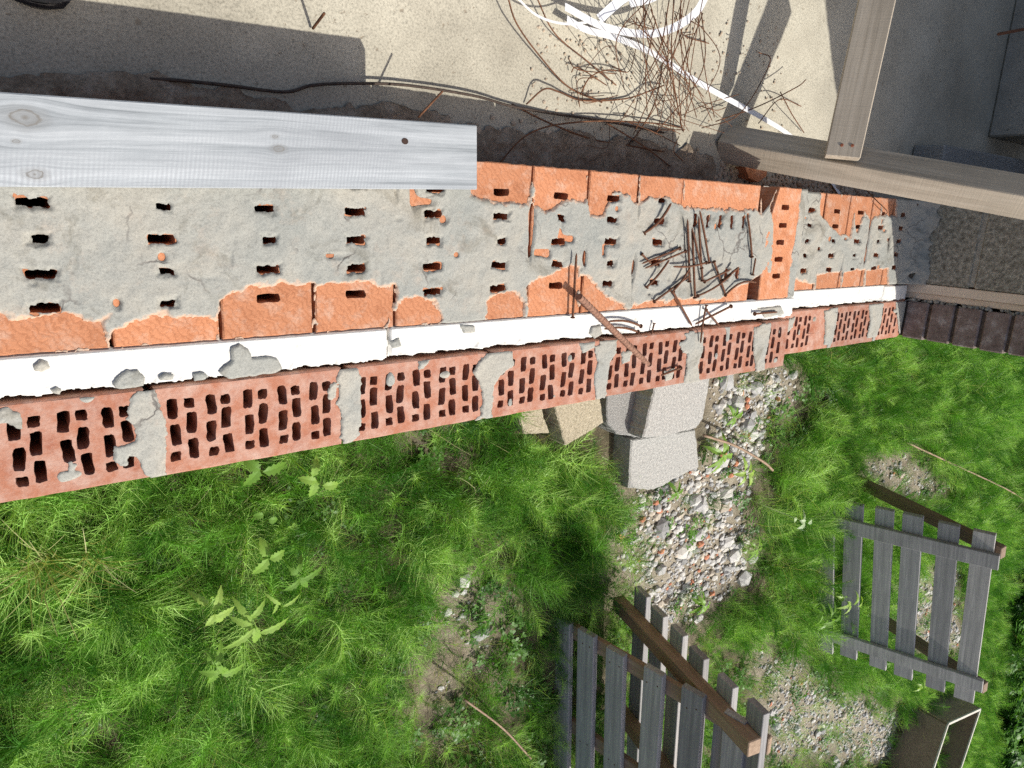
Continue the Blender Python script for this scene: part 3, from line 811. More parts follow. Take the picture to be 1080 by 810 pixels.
# edge between the two faces projects on the measured line
def timber(name, P, Q, n, hw, ht, w_dir, mt, bev=.002):
    """P,Q on the visible edge line centre; local x along the timber"""
    d = Q-P; L = np.linalg.norm(d); d = d/L; C_ = (P+Q)/2
    mtx = Matrix(((d[0], w_dir[0], n[0], C_[0]), (d[1], w_dir[1], n[1], C_[1]), (d[2], w_dir[2], n[2], C_[2]), (0,0,0,1)))
    mb = MB(); mb.box(-L/2, L/2, -hw, hw, -ht, ht, bev)
    r = random.Random(len(name)); 
    o = mb.build(name, mt); o.matrix_world = mtx; return o
E0 = P0+bx*.0; Lt = .95
cA = E0+bx*.0-nD*HLt-mL*HD; cB = cA+bx*Lt
if np.linalg.det(np.array([bx, mL, nD])) < 0: wd = -mL
else: wd = mL
brace = timber('timber_brace', cA, cB, nD, HD, HLt, wd, M['timber'])
tag(brace, 'long weathered timber rising to the right from the floor, with a plank screwed across it', 'timber')
# plank on the dark face, running up the picture
def on_plane(x, y, P, n):
    r = RC.T@np.array([(x-540)/FPX, (y-405)/FPX, 1.]); return CAM+r*(np.dot(P-CAM, n)/np.dot(r, n))
pl_n = nD; off = E0+nD*.0015
q0 = on_plane(868, 170, off, nD); q1 = on_plane(905, 170, off, nD); q2 = on_plane(905, 0, off, nD); q3 = on_plane(943, 0, off, nD)
mid0 = (q0+q1)/2+nD*.004; mid1 = np.array(at(924, 0, mid0[2])); dr = (mid1-mid0)/np.linalg.norm(mid1-mid0)
pl_n = nD-dr*np.dot(nD, dr); pl_n /= np.linalg.norm(pl_n); nP = pl_n; print('plank tilt', np.degrees(np.arcsin(np.dot(nD, dr))))
wdir = np.cross(nP, dr); hw = abs(np.dot(q1-q0, wdir))/2
TH = .017
plank = timber('plank', mid0+nP*TH, mid0+nP*TH+dr*1.1, nP, hw, TH, wdir, M['timber'])
tag(plank, 'short wide plank screwed across the long timber, running off the top edge', 'plank')
SM = simple('rusty_screw', (.20,.06,.03), (.35,.12,.06), 90, .6)
for i, (sx, sy) in enumerate(((888,153),(899,153.5))):
    p = on_plane(sx, sy, mid0+nP*(2*TH+.0005), nP); mb = MB()
    mb.sweep([p-nP*.004, p+nP*.0006, p+nP*.0010], circ(.0034, 12), scale=[1,1,.8], up=dr); mb.sweep([p-nP*.02, p-nP*.003], circ(.0016, 8), up=dr)
    cc = Vector(p); mb.v = [(v[0]-cc.x, v[1]-cc.y, v[2]-cc.z) for v in mb.v]
    s = mb.build('screw', SM); s.parent = plank; s.matrix_parent_inverse = plank.matrix_world.inverted(); s.location = cc

# big grey board lying on the wall
def face_pt(x, y, z): return np.array(at(x, y, z))
BZ = .030
a0, a1, a2, a3 = face_pt(0,97,BZ), face_pt(0,197,BZ), face_pt(502,200,BZ), face_pt(505,132,BZ)
dr = ((a2-a1)/np.linalg.norm(a2-a1)+(a3-a0)/np.linalg.norm(a3-a0)); dr /= np.linalg.norm(dr)
en = (a2+a3)/2; st = en-dr*1.15
wd_ = np.cross([0,0,1.], dr); hwb = abs(np.dot(a3-a2, wd_))/2
board = timber('wooden_board', st-np.array([0,0,.0125]), en-np.array([0,0,.0125]), np.array([0,0,1.]), hwb, .0125, wd_, M['grey_board'], .0015)
tag(board, 'wide silver-grey rough-sawn board lying along the top of the wall at the left', 'board')
# the board's own wood: knots with the grain swirling round them
def board_mat(knots):
    mt, t, b = mat('silver_board'); b.inputs['Roughness'].default_value = .8
    co = coords(t); sep = N(t, 'ShaderNodeSeparateXYZ'); t.links.new(co, sep.inputs[0])
    def math_(op, a, b_, c=None):
        n = N(t, 'ShaderNodeMath', operation=op)
        for i, q in enumerate((a, b_, c)):
            if q is None: continue
            if isinstance(q, (int, float)): n.inputs[i].default_value = q
            else: t.links.new(q, n.inputs[i])
        return n.outputs[0]
    y = sep.outputs['Y']; fall = None; ring = None
    for (kx, ky, r) in knots:
        dx = math_('MULTIPLY', math_('SUBTRACT', sep.outputs['X'], kx), .55); dy = math_('SUBTRACT', sep.outputs['Y'], ky)
        d = math_('SQRT', math_('ADD', math_('MULTIPLY', dx, dx), math_('MULTIPLY', dy, dy)), 0.)
        q = math_('DIVIDE', d, r); f = math_('DIVIDE', 1., math_('ADD', 1., math_('MULTIPLY', q, q)))
        y = math_('ADD', y, math_('MULTIPLY', math_('MULTIPLY', f, dy), -1.1))
        q2 = math_('MULTIPLY_ADD', noise(t, 1.2/r, 4, .6, co), .5, math_('SUBTRACT', q, .25))
        k = ramp(t, q2, [(0, (.85,.85,.85)), (.16, (.35,.35,.35)), (.38, (.45,.45,.45)), (.46, (.9,.9,.9)), (.54, (.25,.25,.25)), (.85, (.12,.12,.12)), (1., (0,0,0))])
        fall = k if fall is None else mix(t, 1., fall, k, 'LIGHTEN')
    cmb = N(t, 'ShaderNodeCombineXYZ'); t.links.new(sep.outputs['X'], cmb.inputs[0]); t.links.new(y, cmb.inputs[1]); t.links.new(sep.outputs['Z'], cmb.inputs[2])
    def mp(sc, rot=0):
        m_ = t.nodes.new('ShaderNodeMapping'); t.links.new(cmb.outputs[0], m_.inputs[0]); m_.inputs['Scale'].default_value = sc; m_.inputs['Rotation'].default_value = (0,0,rot); return m_.outputs[0]
    g = noise(t, 1., 7, .75, mp((2.5, 120, 40)), .4); g2 = noise(t, 1., 5, .65, mp((1.3, 26, 10)), .8)
    c = ramp(t, g, [(.25, (.10,.115,.125)), (.48, (.31,.335,.35)), (.72, (.44,.465,.48))])
    c = mix(t, .8, c, ramp(t, g2, [(.28, (.55,.56,.58)), (.45, (.95,.95,.95)), (.7, (1.15,1.15,1.15))]), 'MULTIPLY')
    c = mix(t, .6, c, ramp(t, noise(t, 9., 5, .65, co), [(.3, (.75,.75,.76)), (.55, (1,1,1)), (.8, (1.1,1.1,1.1))]), 'MULTIPLY')
    wv = N(t, 'ShaderNodeTexWave', Scale=70., Distortion=1.6, Detail=2.); t.links.new(mp((1, .45, 1), R_(25)), wv.inputs['Vector'])
    wf_ = mix(t, 1., wv.outputs['Color'], ramp(t, noise(t, 4.5, 3, .5, co), [(.42, (0,0,0)), (.6, (1,1,1))]), 'MULTIPLY')
    c = mix(t, mix(t, 1., wf_, (.45,.45,.45), 'MULTIPLY'), c, (.25,.26,.28))
    ck = ramp(t, noise(t, 1., 3, .6, mp((1.1, 60, 10)), .3), [(.27, (1,1,1)), (.30, (0,0,0))]); c = mix(t, ck, c, (.10,.10,.10))
    c = mix(t, fall, c, (.15,.14,.125))
    t.links.new(c, b.inputs['Base Color']); h = mix(t, .3, g, wf_); h = mix(t, .4, h, noise(t, 260, 3, .6, co))
    bump(t, b, h, .5, .0012); return mt
inv = board.matrix_world.inverted(); kl = []
for (x, y, r) in ((26,124,.015),(294,157,.0075),(290,144,.004),(17,149,.0035),(37,184,.009)):
    q = inv @ Vector(at(x, y, BZ)); kl.append((q.x, q.y, r))
board.data.materials[0] = board_mat(kl)
p = at(427, 149, BZ); mb = MB(); n = 14
mb.add([(p[0]+.0052*math.cos(6.283*i/n), p[1]+.0042*math.sin(6.283*i/n), BZ+.0006) for i in range(n)], [tuple(range(n))])
o = mb.build('nail_hole', simple('hole_dark', (.02,.012,.01), (.06,.03,.02))); o.parent = board; o.matrix_parent_inverse = board.matrix_world.inverted()

# ================================================================== REBAR AND NAILS
def setorg(o, c):
    c = Vector(c); o.data.transform(Matrix.Translation(-c)); o.location = c; return o
ra = at(611, 313, .030); rb = at(683, 384, -.006)
mb = MB(); d = rb-ra; L = np.linalg.norm(d); n = 150
mb.sweep([ra+d*i/n for i in range(n+1)], circ(.0056, 12), scale=[1.0+(.16 if (i % 5) < 2 else 0) for i in range(n+1)])
o = mb.build('rebar', M['rebar'], smooth=False); setorg(o, rb)
tag(o, 'short ribbed rusty rebar stub leaning across the white foam strip', 'rebar')
# tie wire standing at its left and the nail scatter
def nail(p, q, z0, z1, label, r=.0021, head=True, name='nail', up=None, bend=0.):
    a = Vector(at(p[0], p[1], z0)); b2 = Vector(at(q[0], q[1], z1)); mb = MB()
    d = (b2-a); L = d.length; dn = d.normalized(); side = dn.cross(Vector((0,0,1))).normalized()
    pts = [a+d*t+side*bend*L*math.sin(math.pi*t) for t in (0,.2,.4,.6,.8,.95)]+[b2]
    sc = [1,1,1,1,1,.9,.25]
    mb.sweep(pts, circ(r, 8), scale=sc)
    if head: mb.sweep([a-dn*.0009, a+dn*.0002, a+dn*.0011], circ(r*2.1, 10), scale=[.9,1,.9])
    o = mb.build(name, M['rust']); setorg(o, a)
    tag(o, label, 'nail', 'rusty nails scattered on the wall top'); return o
zt = .0085
nails = [
 ((679,246),(708,214),.006,.016,'bent rusty nail lying apart at the upper left of the nail scatter',.0026,.10),
 ((717,262),(677,278),zt,.012,'rusty nail headed right, upper of the slanted pair left of the heap',.0021,0),
 ((723,265),(680,283),.014,.010,'rusty nail headed right, lower of the slanted pair left of the heap',.0021,0),
 ((677,268),(687,278),zt,.012,'tiny nail crossing the tips of the slanted pair',.0018,0),
 ((682,303),(706,274),zt,.018,'rusty nail pointing up right from the brick edge, left side of the heap',.0022,.04),
 ((690,318),(727,291),zt,.010,'rusty nail lying lowest left of the heap, its head on the orange brick',.0022,0),
 ((709,308),(728,282),.012,.018,'rusty nail beside the lowest left one, pointing up right',.0021,.05),
 ((733,314),(730,240),.012,.016,'long upright rusty nail in the middle of the heap, its head at the bottom',.0024,.0),
 ((727,297),(725,231),.010,.012,'long upright rusty nail, leftmost of the tall row',.0022,.01),
 ((741,296),(737,228),.012,.014,'long rusty nail, third of the tall row from the left, head down on mortar',.0023,-.01),
 ((748,277),(738,222),.014,.018,'long rusty nail, rightmost of the tall row, tilted to the left',.0022,.01),
 ((740,283),(731,244),.018,.022,'short rusty nail lying over the tall row, tilted left',.0020,0),
 ((745,277),(710,281),.020,.014,'rusty nail lying level across the foot of the tall row',.0021,-.04),
 ((793,271),(788,225),zt,.010,'single upright rusty nail standing apart on mortar to the right of the heap',.0022,.02),
 ((753,276),(765,310),.012,.010,'rusty nail slanting down right from the middle of the heap',.0022,0),
 ((765,311),(798,298),.010,.010,'rusty nail lying lowest right, pointing along the brick edge',.0023,-.12),
 ((736,312),(772,289),.012,.018,'rusty nail rising right across the bottom of the heap',.0022,.05),
 ((762,296),(779,282),.010,.020,'short thick rusty nail between mortar and the right side of the heap',.0026,0),
 ((743,297),(771,284),.014,.022,'rusty nail pointing up right above the bottom of the heap',.0022,0),
 ((710,308),(730,344),.010,.008,'rusty nail hanging from the brick edge onto the white foam',.0022,0),
 ((771,323),(733,342),.012,.008,'rusty nail with its head up right, crossing another on the foam strip',.0024,0),
 ((745,322),(739,362),.014,.008,'thin nail crossing the slanted one on the foam and reaching the facing bricks',.0020,.03),
 ((745,327),(760,345),.010,.007,'short nail right of the crossing pair on the foam',.0018,0),
 ((796,331),(820,329),.010,.010,'rusty nail lying level on the foam near its stepped end',.0024,0),
 ((676,344),(642,339),.010,.012,'rusty nail on the foam right beside the rebar, upper one',.0022,.06),
 ((673,350),(637,347),.010,.010,'rusty nail on the foam right beside the rebar, lower one',.0022,.06),
 ((604,335),(608,267),.010,.014,'long dark nail standing upright in the picture left of the rebar',.0022,.0),
 ((690,341),(687,353),.008,.008,'tiny nail on the foam strip right of the rebar',.0017,0),
 ((718,388),(697,396),.008,.010,'rusty nail lying on the facing bricks below the foam',.0023,0),
 ((794,290),(797,272),.009,.013,'short nail below the single upright one at the right of the heap',.0020,0),
]
for a in nails: nail(a[0], a[1], a[2], a[3], a[4], a[5], True, bend=a[6])
nail((745,402),(688,352),-.2,-.2,'x') if False else None

# ================================================================== STRAPS, WIRES, CABLE, SHOE
def strap(px, w, label, name='plastic_strap'):
    mb = MB(); pts = cr([at(x, y, z) for x, y, z in px], 10)
    mb.sweep(pts, [(-w,-.0004),(w,-.0004),(w,.0004),(-w,.0004)], up=(0,.35,.94))
    o = mb.build(name, M['strap'], smooth=False); setorg(o, pts[0]); return tag(o, label, 'strap', 'white plastic straps')
strap([(596,7,-.13),(640,29,-.12),(692,35,-.12),(733,14,-.11),(752,-25,-.10)], .0078, 'white plastic strap sagging in a wide arc, thickest of the white straps')
strap([(598,20,-.17),(618,31,-.165),(650,40,-.16),(690,57,-.15),(742,90,-.15),(800,122,-.16),(832,142,-.185),(860,168,-.19),(886,205,-.19)], .0075, 'long white plastic strap running down right and under the timber')
strap([(540,-8,-.14),(566,16,-.15),(595,25,-.14),(624,23,-.13)], .0022, 'narrow white strap, leftmost of the white straps')
strap([(632,20,-.11),(655,0,-.10),(672,-10,-.10)], .0085, 'short white strap crossing above the arc at the top edge')
strap([(664,4,-.12),(690,-3,-.12),(720,-25,-.12)], .007, 'broad white strap end cut by the top edge of the picture')

def wire(px, r, label, cat='wire', name='rusty_wire', mt=None, grp=None):
    mb = MB(); pts = cr([at(*q) for q in px], 8)
    mb.sweep(pts, circ(r, 6)); o = mb.build(name, mt or M['wire'], smooth=True); setorg(o, pts[0]); return tag(o, label, cat, grp)
z = SZ+.006
GW = 'loose rusty wires on the floor'
wire([(535,-5,z+.03),(545,25,z+.02),(570,60,z+.01),(600,92,z),(635,108,z)], .0016, 'dark wire bowing down right from the top edge to the bent wire', grp=GW)
wire([(555,110,z),(574,94,z+.02),(590,97,z+.02),(615,106,z),(660,104,z),(690,94,z+.015),(700,90,z)], .0017, 'bent rusty wire curving along the sunlit shadow edge', grp=GW)
wire([(612,100,z),(622,82,z+.02),(640,74,z+.015),(660,76,z)], .0014, 'small hooked wire rising above the bent wire', grp=GW)
wire([(565,-5,z+.02),(585,35,z+.01),(620,65,z),(650,90,z+.01)], .0014, 'thin rusty wire running diagonally through the grit', grp=GW)
wire([(540,110,z),(580,130,z+.01),(625,147,z),(660,153,z),(700,160,z+.015)], .0017, 'dark wire lying in the shadow strip beside the wall', grp=GW)
wire([(520,180,z-.0),(560,140,z+.03),(620,128,z+.02),(690,130,z+.01),(720,135,z)], .0016, 'dark wire crossing the shadow strip behind the bricks', grp=GW)
wire([(640,130,z+.02),(680,155,z+.03),(715,182,z)], .0016, 'straight dark wire slanting down right in the shadow', grp=GW)
wire([(700,60,z+.03),(690,110,z+.03),(665,150,z),(640,164,z)], .0015, 'dark wire drooping from the tangle into the shadow strip', grp=GW)
wire([(800,190-60,z+.05),(822,105,z+.03),(845,112,z)], .0013, 'short wire end sticking out right of the tangle', grp=GW)
wire([(823,97,z+.05),(835,120,z+.03),(848,140,z)], .0013, 'short wire dropping to the timber', grp=GW)
wire([(755,128,z+.03),(800,112,z+.04),(840,92,z+.05),(850,84,z+.05)], .0014, 'wire pointing up right from the foot of the timber', grp=GW)
wire([(740,135,z),(780,150-30,z+.05),(812,66,z+.06),(800,55,z+.07)], .0012, 'thin wire arching in the post shadow', grp=GW)
wire([(330,30,z),(342,14,z+.045)], .0022, 'short dark wire stub standing in the sunlit floor near the top', grp=GW)
wire([(441,124,z+.08),(467,96,z+.10)], .0019, 'short rusty wire stub poking out behind the board', grp=GW)
wire([(905,190,-.18),(920,207,-.09),(935,222,-.05),(934,226,-.08)], .0013, 'thin rusty wire hooked over the bricks near the jamb', grp=GW)
wire([(1053,36,z+.25),(1095,28,z+.25)], .004, 'dark steel bar sticking out of the pier', 'bar', 'steel_bar', M['rust'])
# black cable beside the wall
wire([(158,83,z),(190,85,z+.004),(240,90,z),(300,97,z),(330,90,z),(375,88,z+.01),(430,90,z+.01),(500,101,z+.012),(540,112,z+.01),(585,120,z),(640,128,z),(700,140,z)], .0024, 'brown twisted cable lying on the floor along the wall', 'cable', 'cable', simple('dark_cable', (.03,.022,.018), (.09,.065,.05), 120, .7))
# the tangle
mb = MB(); rr = random.Random(21)
def sq(a, b2): return rr.uniform(a, b2)
for i in range(56):
    k = rr.random()
    if k < .38:      # long, mostly up and down the picture, crossing at (715,130)
        x0, y0 = sq(660,745), sq(-25,30); x1, y1 = rr.gauss(712,26), sq(85,150); zz = sq(.02,.16)
        px = [(x0,y0,z+zz),((x0+x1)/2+sq(-26,26),(y0+y1)/2+sq(-12,12),z+zz*.9+sq(0,.04)),(x1,y1,z+sq(0,.04))]
    elif k < .65:
        x0, y0 = rr.gauss(715,10), rr.gauss(128,10); a_r = sq(0, 6.28); L = sq(25,75)
        px = [(x0,y0,z+.02),(x0+math.cos(a_r)*L*.5+sq(-8,8),y0+math.sin(a_r)*L*.4,z+sq(.02,.09)),(x0+math.cos(a_r)*L,y0+math.sin(a_r)*L*.7,z+sq(0,.08))]
    else:
        x0, y0 = sq(610,745), sq(20,135); a_r = sq(0, 6.28); L = sq(15,55)
        px = [(x0,y0,z),(x0+math.cos(a_r)*L*.5+sq(-18,18),y0+math.sin(a_r)*L*.5+sq(-18,18),z+sq(0,.03)),(x0+math.cos(a_r)*L,y0+math.sin(a_r)*L,z)]
    pts = cr([at(*q) for q in px], 7); pts = [p for p in pts if p[1] > .306 or p[2] > 0]
    if len(pts) > 2: mb.sweep(pts, circ(sq(.0007,.00125), 5))
o = mb.build('wire_tangle', M['wire'], smooth=True); setorg(o, at(712,120,z))
tag(o, 'tangled heap of thin rusty tying wire on the floor under the white straps', 'wire tangle')

# glossy black shoe, only its toe reaches into the picture
RB = M['rubber']; sh = empty('black_shoe', at(38,-22,SZ)); tag(sh, 'glossy black shoe toe peeking in at the top left corner', 'shoe')
def loft(name, secs, mt, parent, n=28):
    V = []; F = []
    for (y, hw, zb, zt_) in secs:
        for i in range(n):
            t = 2*math.pi*i/n; c, s = math.cos(t), math.sin(t)
            c = math.copysign(abs(c)**.75, c); s = math.copysign(abs(s)**.8, s)
            V.append((c*hw, y, zb+(zt_-zb)*(s*.5+.5)))
    for k in range(len(secs)-1):
        for i in range(n): j = (i+1) % n; F.append((k*n+i, k*n+j, (k+1)*n+j, (k+1)*n+i))
    F.append(tuple(range(n))[::-1]); F.append(tuple((len(secs)-1)*n+i for i in range(n)))
    o = new(name, V, F, mt, smooth=True); o.parent = parent; return o
loft('upper', [(-.030,.008,.014,.022),(-.027,.022,.012,.034),(-.015,.034,.012,.046),(.01,.042,.012,.058),(.05,.045,.012,.070),(.10,.040,.012,.085),(.16,.036,.012,.105),(.22,.034,.012,.12),(.245,.028,.014,.11),(.255,.012,.03,.08)], RB, sh)
loft('sole', [(-.034,.010,0,.012),(-.030,.026,0,.014),(-.015,.038,0,.014),(.02,.046,0,.014),(.06,.047,0,.014),(.13,.038,0,.014),(.20,.037,0,.014),(.25,.030,0,.014),(.262,.012,0,.012)], RB, sh)

# ================================================================== BLOCKS ON THE GROUND
chunk('concrete_block', [(692,402),(750,396),(742,442),(735,452),(700,461),(678,462)], -.82, .22, M['pale_block'], 'large pale grey concrete block standing under the brick edge, upper of the two pale blocks', 'concrete block', 3)
chunk('concrete_block', [(666,464),(734,453),(738,492),(690,517),(663,515)], -.90, .16, M['pale_block'], 'pale grey concrete block with clipped corners, lower of the two pale blocks beside the gravel', 'concrete block', 7)
chunk('concrete_block', [(584,425),(632,412),(635,428),(637,446),(618,458),(597,470),(592,455)], -.84, .20, M['beige_block'], 'sandy beige block with a pointed lower corner under the brick edge', 'concrete block', 11)
chunk('concrete_block', [(546,430),(570,424),(574,440),(580,457),(552,458)], -.88, .18, M['beige_block'], 'small sandy beige block in the grass, leftmost of the blocks under the wall', 'concrete block', 15)
chunk('concrete_block', [(640,410),(692,404),(682,440),(676,462),(652,458),(640,446)], -.90, .16, M['rough_block'], 'dark grey block lying low between the beige and the pale blocks', 'concrete block', 19)
chunk('stone_slab', [(570,425),(600,425),(606,462),(598,466),(578,452)], -.92, .12, M['rough_block'], 'dark flat slab wedged between the two beige blocks', 'stone slab', 23)

# ================================================================== SLATTED FRAMES
def local(o, origin): setorg(o, origin); return o
def slat_frame(name, label, A, w, th_f, th_b, Lf, slats_f, slats_b, s0f, s1f, s0b, s1b, rails_f, rails_b, hs, seed, back_in_front=False, W2=.05, rail_w=.036, beam=False):
    root = empty(name, (A[0], A[1], GZ)); tag(root, label, 'pallet', 'weathered slatted pallets standing in the grass')
    RL = Vector((A[0], A[1], GZ)); r = random.Random(seed)
    w = np.array(w, float); w /= np.linalg.norm(w); h = np.cross(w, [0,0,1.]); h /= np.linalg.norm(h)
    def u_(th): return np.array([0,0,-1.])*math.cos(R_(th))+h*math.sin(R_(th))
    def put(mb, nm, mt, C_, ax, nfc=None):
        o = mb.build(nm, mt)
        if nfc:
            for p_ in o.data.polygons[nfc:]: p_.material_index = 1
        o.matrix_world = Matrix(((ax[0][0],ax[1][0],ax[2][0],C_[0]),(ax[0][1],ax[1][1],ax[2][1],C_[1]),(ax[0][2],ax[1][2],ax[2][2],C_[2]),(0,0,0,1)))
        mw = o.matrix_world.copy(); o.parent = root; o.matrix_parent_inverse = Matrix.Translation(-RL); o.matrix_basis = mw
    for th, slats, s0, s1, rails, side in ((th_f, slats_f, s0f, s1f, rails_f, 1), (th_b, slats_b, s0b, s1b, rails_b, -1)):
        u = u_(th); n = np.cross(w, u)
        if np.dot(n, CAM-A) < 0: n = -n
        ax = (u, w, np.cross(u, w))
        for t in slats:
            a = s0+r.uniform(-.012,.012); b2 = s1+r.uniform(-.012,.012); t2 = t+r.uniform(-.006,.006)
            C_ = A+u*(t2+hs)+w*(a+b2)/2+n*r.uniform(-.002,.002); sk = r.uniform(-.012,.012); w_r = w+u*sk; w_r /= np.linalg.norm(w_r); u_r = u-w_r*np.dot(u, w_r); u_r /= np.linalg.norm(u_r); ax2 = (u_r, w_r, np.cross(u_r, w_r)); hs_ = hs*r.uniform(.90,1.06)
            mb = MB(); mb.box(-hs_, hs_, -(b2-a)/2, (b2-a)/2, -.0135, .0135, .002)
            nfc = len(mb.f)
            for (s_n, *_r) in rails:
                for du in (-.45, .45):
                    cx_ = du*hs_+r.uniform(-.006,.006); cy_ = s_n-(a+b2)/2+r.uniform(-.01,.01)
                    for zf in (-.0139, .0139):
                        ring = [(cx_+.0036*math.cos(q*1.0472), cy_+.0036*math.sin(q*1.0472), zf) for q in range(6)]
                        mb.add(ring, [tuple(range(6)) if zf > 0 else tuple(range(6))[::-1]])
            put(mb, 'slat', [M['pallet_wood'], M['rust']], C_, ax2, nfc)
        for (s, thick, wid, dn, mt) in rails:
            L = Lf if side > 0 else Lf
            C_ = A+u*(L/2-.01)+w*s+n*dn
            mb = MB(); mb.box(-L/2-.02, L/2, -wid, wid, -thick, thick, .003); put(mb, 'rail', mt, C_, ax)
    return root
A1 = np.array(at(1050,566,-.15)); B1 = np.array(at(1028,740,-.15)); w1 = B1-A1; L1 = np.linalg.norm(w1); w1 /= L1
slat_frame('slatted_pallet', 'grey slatted pallet propped upright at the right, sunlit rubble showing between its slats', A1, w1, 14, -12, .88,
           [.0,.158,.312,.46,.61,.75], [], -.02, L1, 0, L1,
           [(.115*L1,.011,.046,.026,M['pallet_wood']), (.86*L1,.011,.044,.026,M['pallet_wood'])],
           [(.115*L1-.035,.02,.035,-.03,M['pallet_beam']), (.90*L1,.02,.035,-.03,M['pallet_beam'])], .046, 5)
yw = R_(4); w2 = np.array([math.sin(yw), -math.cos(yw), 0])
A2 = np.array(at(800,778,-.10))
slat_frame('slatted_pallet', 'brown slatted pallet at the bottom edge with a heavy beam between two rows of slats', A2, w2, 7, -15, .86,
           [.04,.21,.375,.545,.70,.83], [-.025,.132,.28,.42,.55,.68], -.03, 1.05, -.11, 1.05,
           [(.03,.012,.034,-.026,M['pallet_beam']), (.51,.012,.034,-.026,M['pallet_beam'])],
           [(.0,.026,.031,.041,M['pallet_beam']), (.53,.026,.031,.041,M['pallet_beam'])], .042, 8)

# open wooden crate at the bottom right
ZC = -.70
cb = at(999,763,ZC); ca = at(1034,747,ZC); cc_ = at(985,812,ZC)
u = ca-cb; u[2] = 0; Lu = .75; u /= np.linalg.norm(u); v = cc_-cb; v[2] = 0; v -= u*np.dot(u, v); v /= np.linalg.norm(v)
crate = empty('wooden_crate', cb+np.array([0,0,GZ-ZC])); tag(crate, 'open brown crate with pale rim edges at the bottom edge, below the grey pallet', 'crate')
CW = M['pallet_beam']; HC_ = (ZC-GZ)/2+.05
for nm, C_, a, b2 in (('side_panel', cb+u*Lu/2, u*Lu/2, v*.009), ('side_panel', cb+u*Lu/2+v*1.0, u*Lu/2, v*.009), ('end_panel', cb+v*.5, v*.49, u*.009), ('end_panel', cb+u*Lu+v*.5, v*.49, u*.009)):
    mb = MB(); mb.obox(C_+np.array([0,0,-HC_]), a, b2, (0,0,HC_), .002); o = mb.build(nm, CW); o.parent = crate; o.matrix_parent_inverse = Matrix.Translation(-crate.location)
RM = simple('pale_rim', (.45,.43,.36), (.6,.58,.5), 30, .8)
for nm, C_, a, b2 in (('rim', cb+u*Lu/2, u*Lu/2, v*.011), ('rim', cb+v*.5, v*.5, u*.011), ('rim', cb+u*Lu+v*.5, v*.5, u*.011)):
    mb = MB(); mb.obox(C_+np.array([0,0,.006]), a, b2, (0,0,.006), .001); o = mb.build(nm, RM); o.parent = crate; o.matrix_parent_inverse = Matrix.Translation(-crate.location)

# ================================================================== GRAVEL
mb = MB(); rr = random.Random(31)
cand = rng.uniform([0,-6.5],[9,-.15],(150000,2))
gf = gfield(cand[:,0], cand[:,1]); gz = gheight(cand[:,0], cand[:,1])
dist = np.hypot(cand[:,0]-CAM[0], cand[:,1]-CAM[1])
vv, ff, tt = [], [], []
cnt = 0
g1a = poly_sd(cand[:,0], cand[:,1], gravel_polys[0])
for (x, y), g, zg, d, g1 in zip(cand, gf, gz, dist, g1a):
    if g < .0 or (g < .08 and rr.random() > .4): continue
    main = g1 > -.02
    if not main and rr.random() < .25: continue
    big = rr.random()
    s = rr.uniform(.005,.012) if big < .72 else rr.uniform(.012,.026)
    if big > .985: s = rr.uniform(.035,.055)
    if not main: s *= .75
    tt_ = rr.choice([.1,.25,.3,.4,.45,.55,.6,.7,.8,.88]); tt_ = .97 if rr.random() < .035 else tt_
    rock(mb, (x, y, zg+s*.25), s, (1, rr.uniform(.6,1), rr.uniform(.4,.7)), tt_, rr); cnt += 1
tag(mb.build('gravel', M['stone'], attr=True), 'loose grey gravel and brick rubble heaped on the ground below the wall', 'gravel', kind='stuff')
print('stones', cnt)

# ================================================================== VEGETATION
def ribbon(mbv, mbf, pts, wd, up=None, taper=True, fold=0.):
    """thin leaf strip along pts"""
    P = np.array(pts); n = len(P); T = np.gradient(P, axis=0); T /= np.linalg.norm(T, axis=1, keepdims=True)+1e-9
    U = np.array(up if up is not None else (rng.normal(),rng.normal(),rng.normal()))
    S = np.cross(T, U); S /= np.linalg.norm(S, axis=1, keepdims=True)+1e-9
    k = np.linspace(0,1,n); wv = wd*(1-.75*k) if taper else wd*np.sin(np.pi*np.clip(k*.96+.02,0,1))**.7
    b0 = len(mbv)
    for i in range(n): mbv.append(P[i]-S[i]*wv[i]); mbv.append(P[i]+S[i]*wv[i])
    for i in range(n-1): mbf.append((b0+2*i, b0+2*i+1, b0+2*i+3, b0+2*i+2))
def horsetail(seed, H, lean):
    r = np.random.default_rng(seed); V = []; F = []
    az = r.uniform(0, 6.28); ld = np.array([math.cos(az), math.sin(az)])
    def stem(t): return np.array([ld[0]*lean*H*t*t, ld[1]*lean*H*t*t, H*t*(1-.25*lean*t)])
    ribbon(V, F, [stem(t) for t in np.linspace(0,1,7)], .0016, up=(ld[1],-ld[0],.2), taper=True)
    nw = int(H/.015)
    for k in range(2, nw):
        t = k/nw; c = stem(t); nb = 8; L0 = H*.40*(math.sin(math.pi*min(1, .18+t*.86))**.8)+.012; ph = r.uniform(0, 6.28)
        for j in range(nb):
            a = ph+6.283*j/nb+r.uniform(-.2,.2); L = L0*r.uniform(.65,1.1); el = r.uniform(.25,.75)+.35*t
            dx, dy = math.cos(a), math.sin(a); cv = r.uniform(-.1,.5)
            pts = []
            for q in (0,.33,.66,1.):
                rr_ = L*q*math.cos(el); zz = L*q*math.sin(el)+cv*L*q*q*.6-.10*L*q
                sw = .25*L*q*q
                pts.append(c+np.array([dx*rr_+ld[0]*sw, dy*rr_+ld[1]*sw, zz]))
            ribbon(V, F, pts, .00105, taper=True)
    return new('horsetail_plant', V, np.array(F), M['horsetail'])
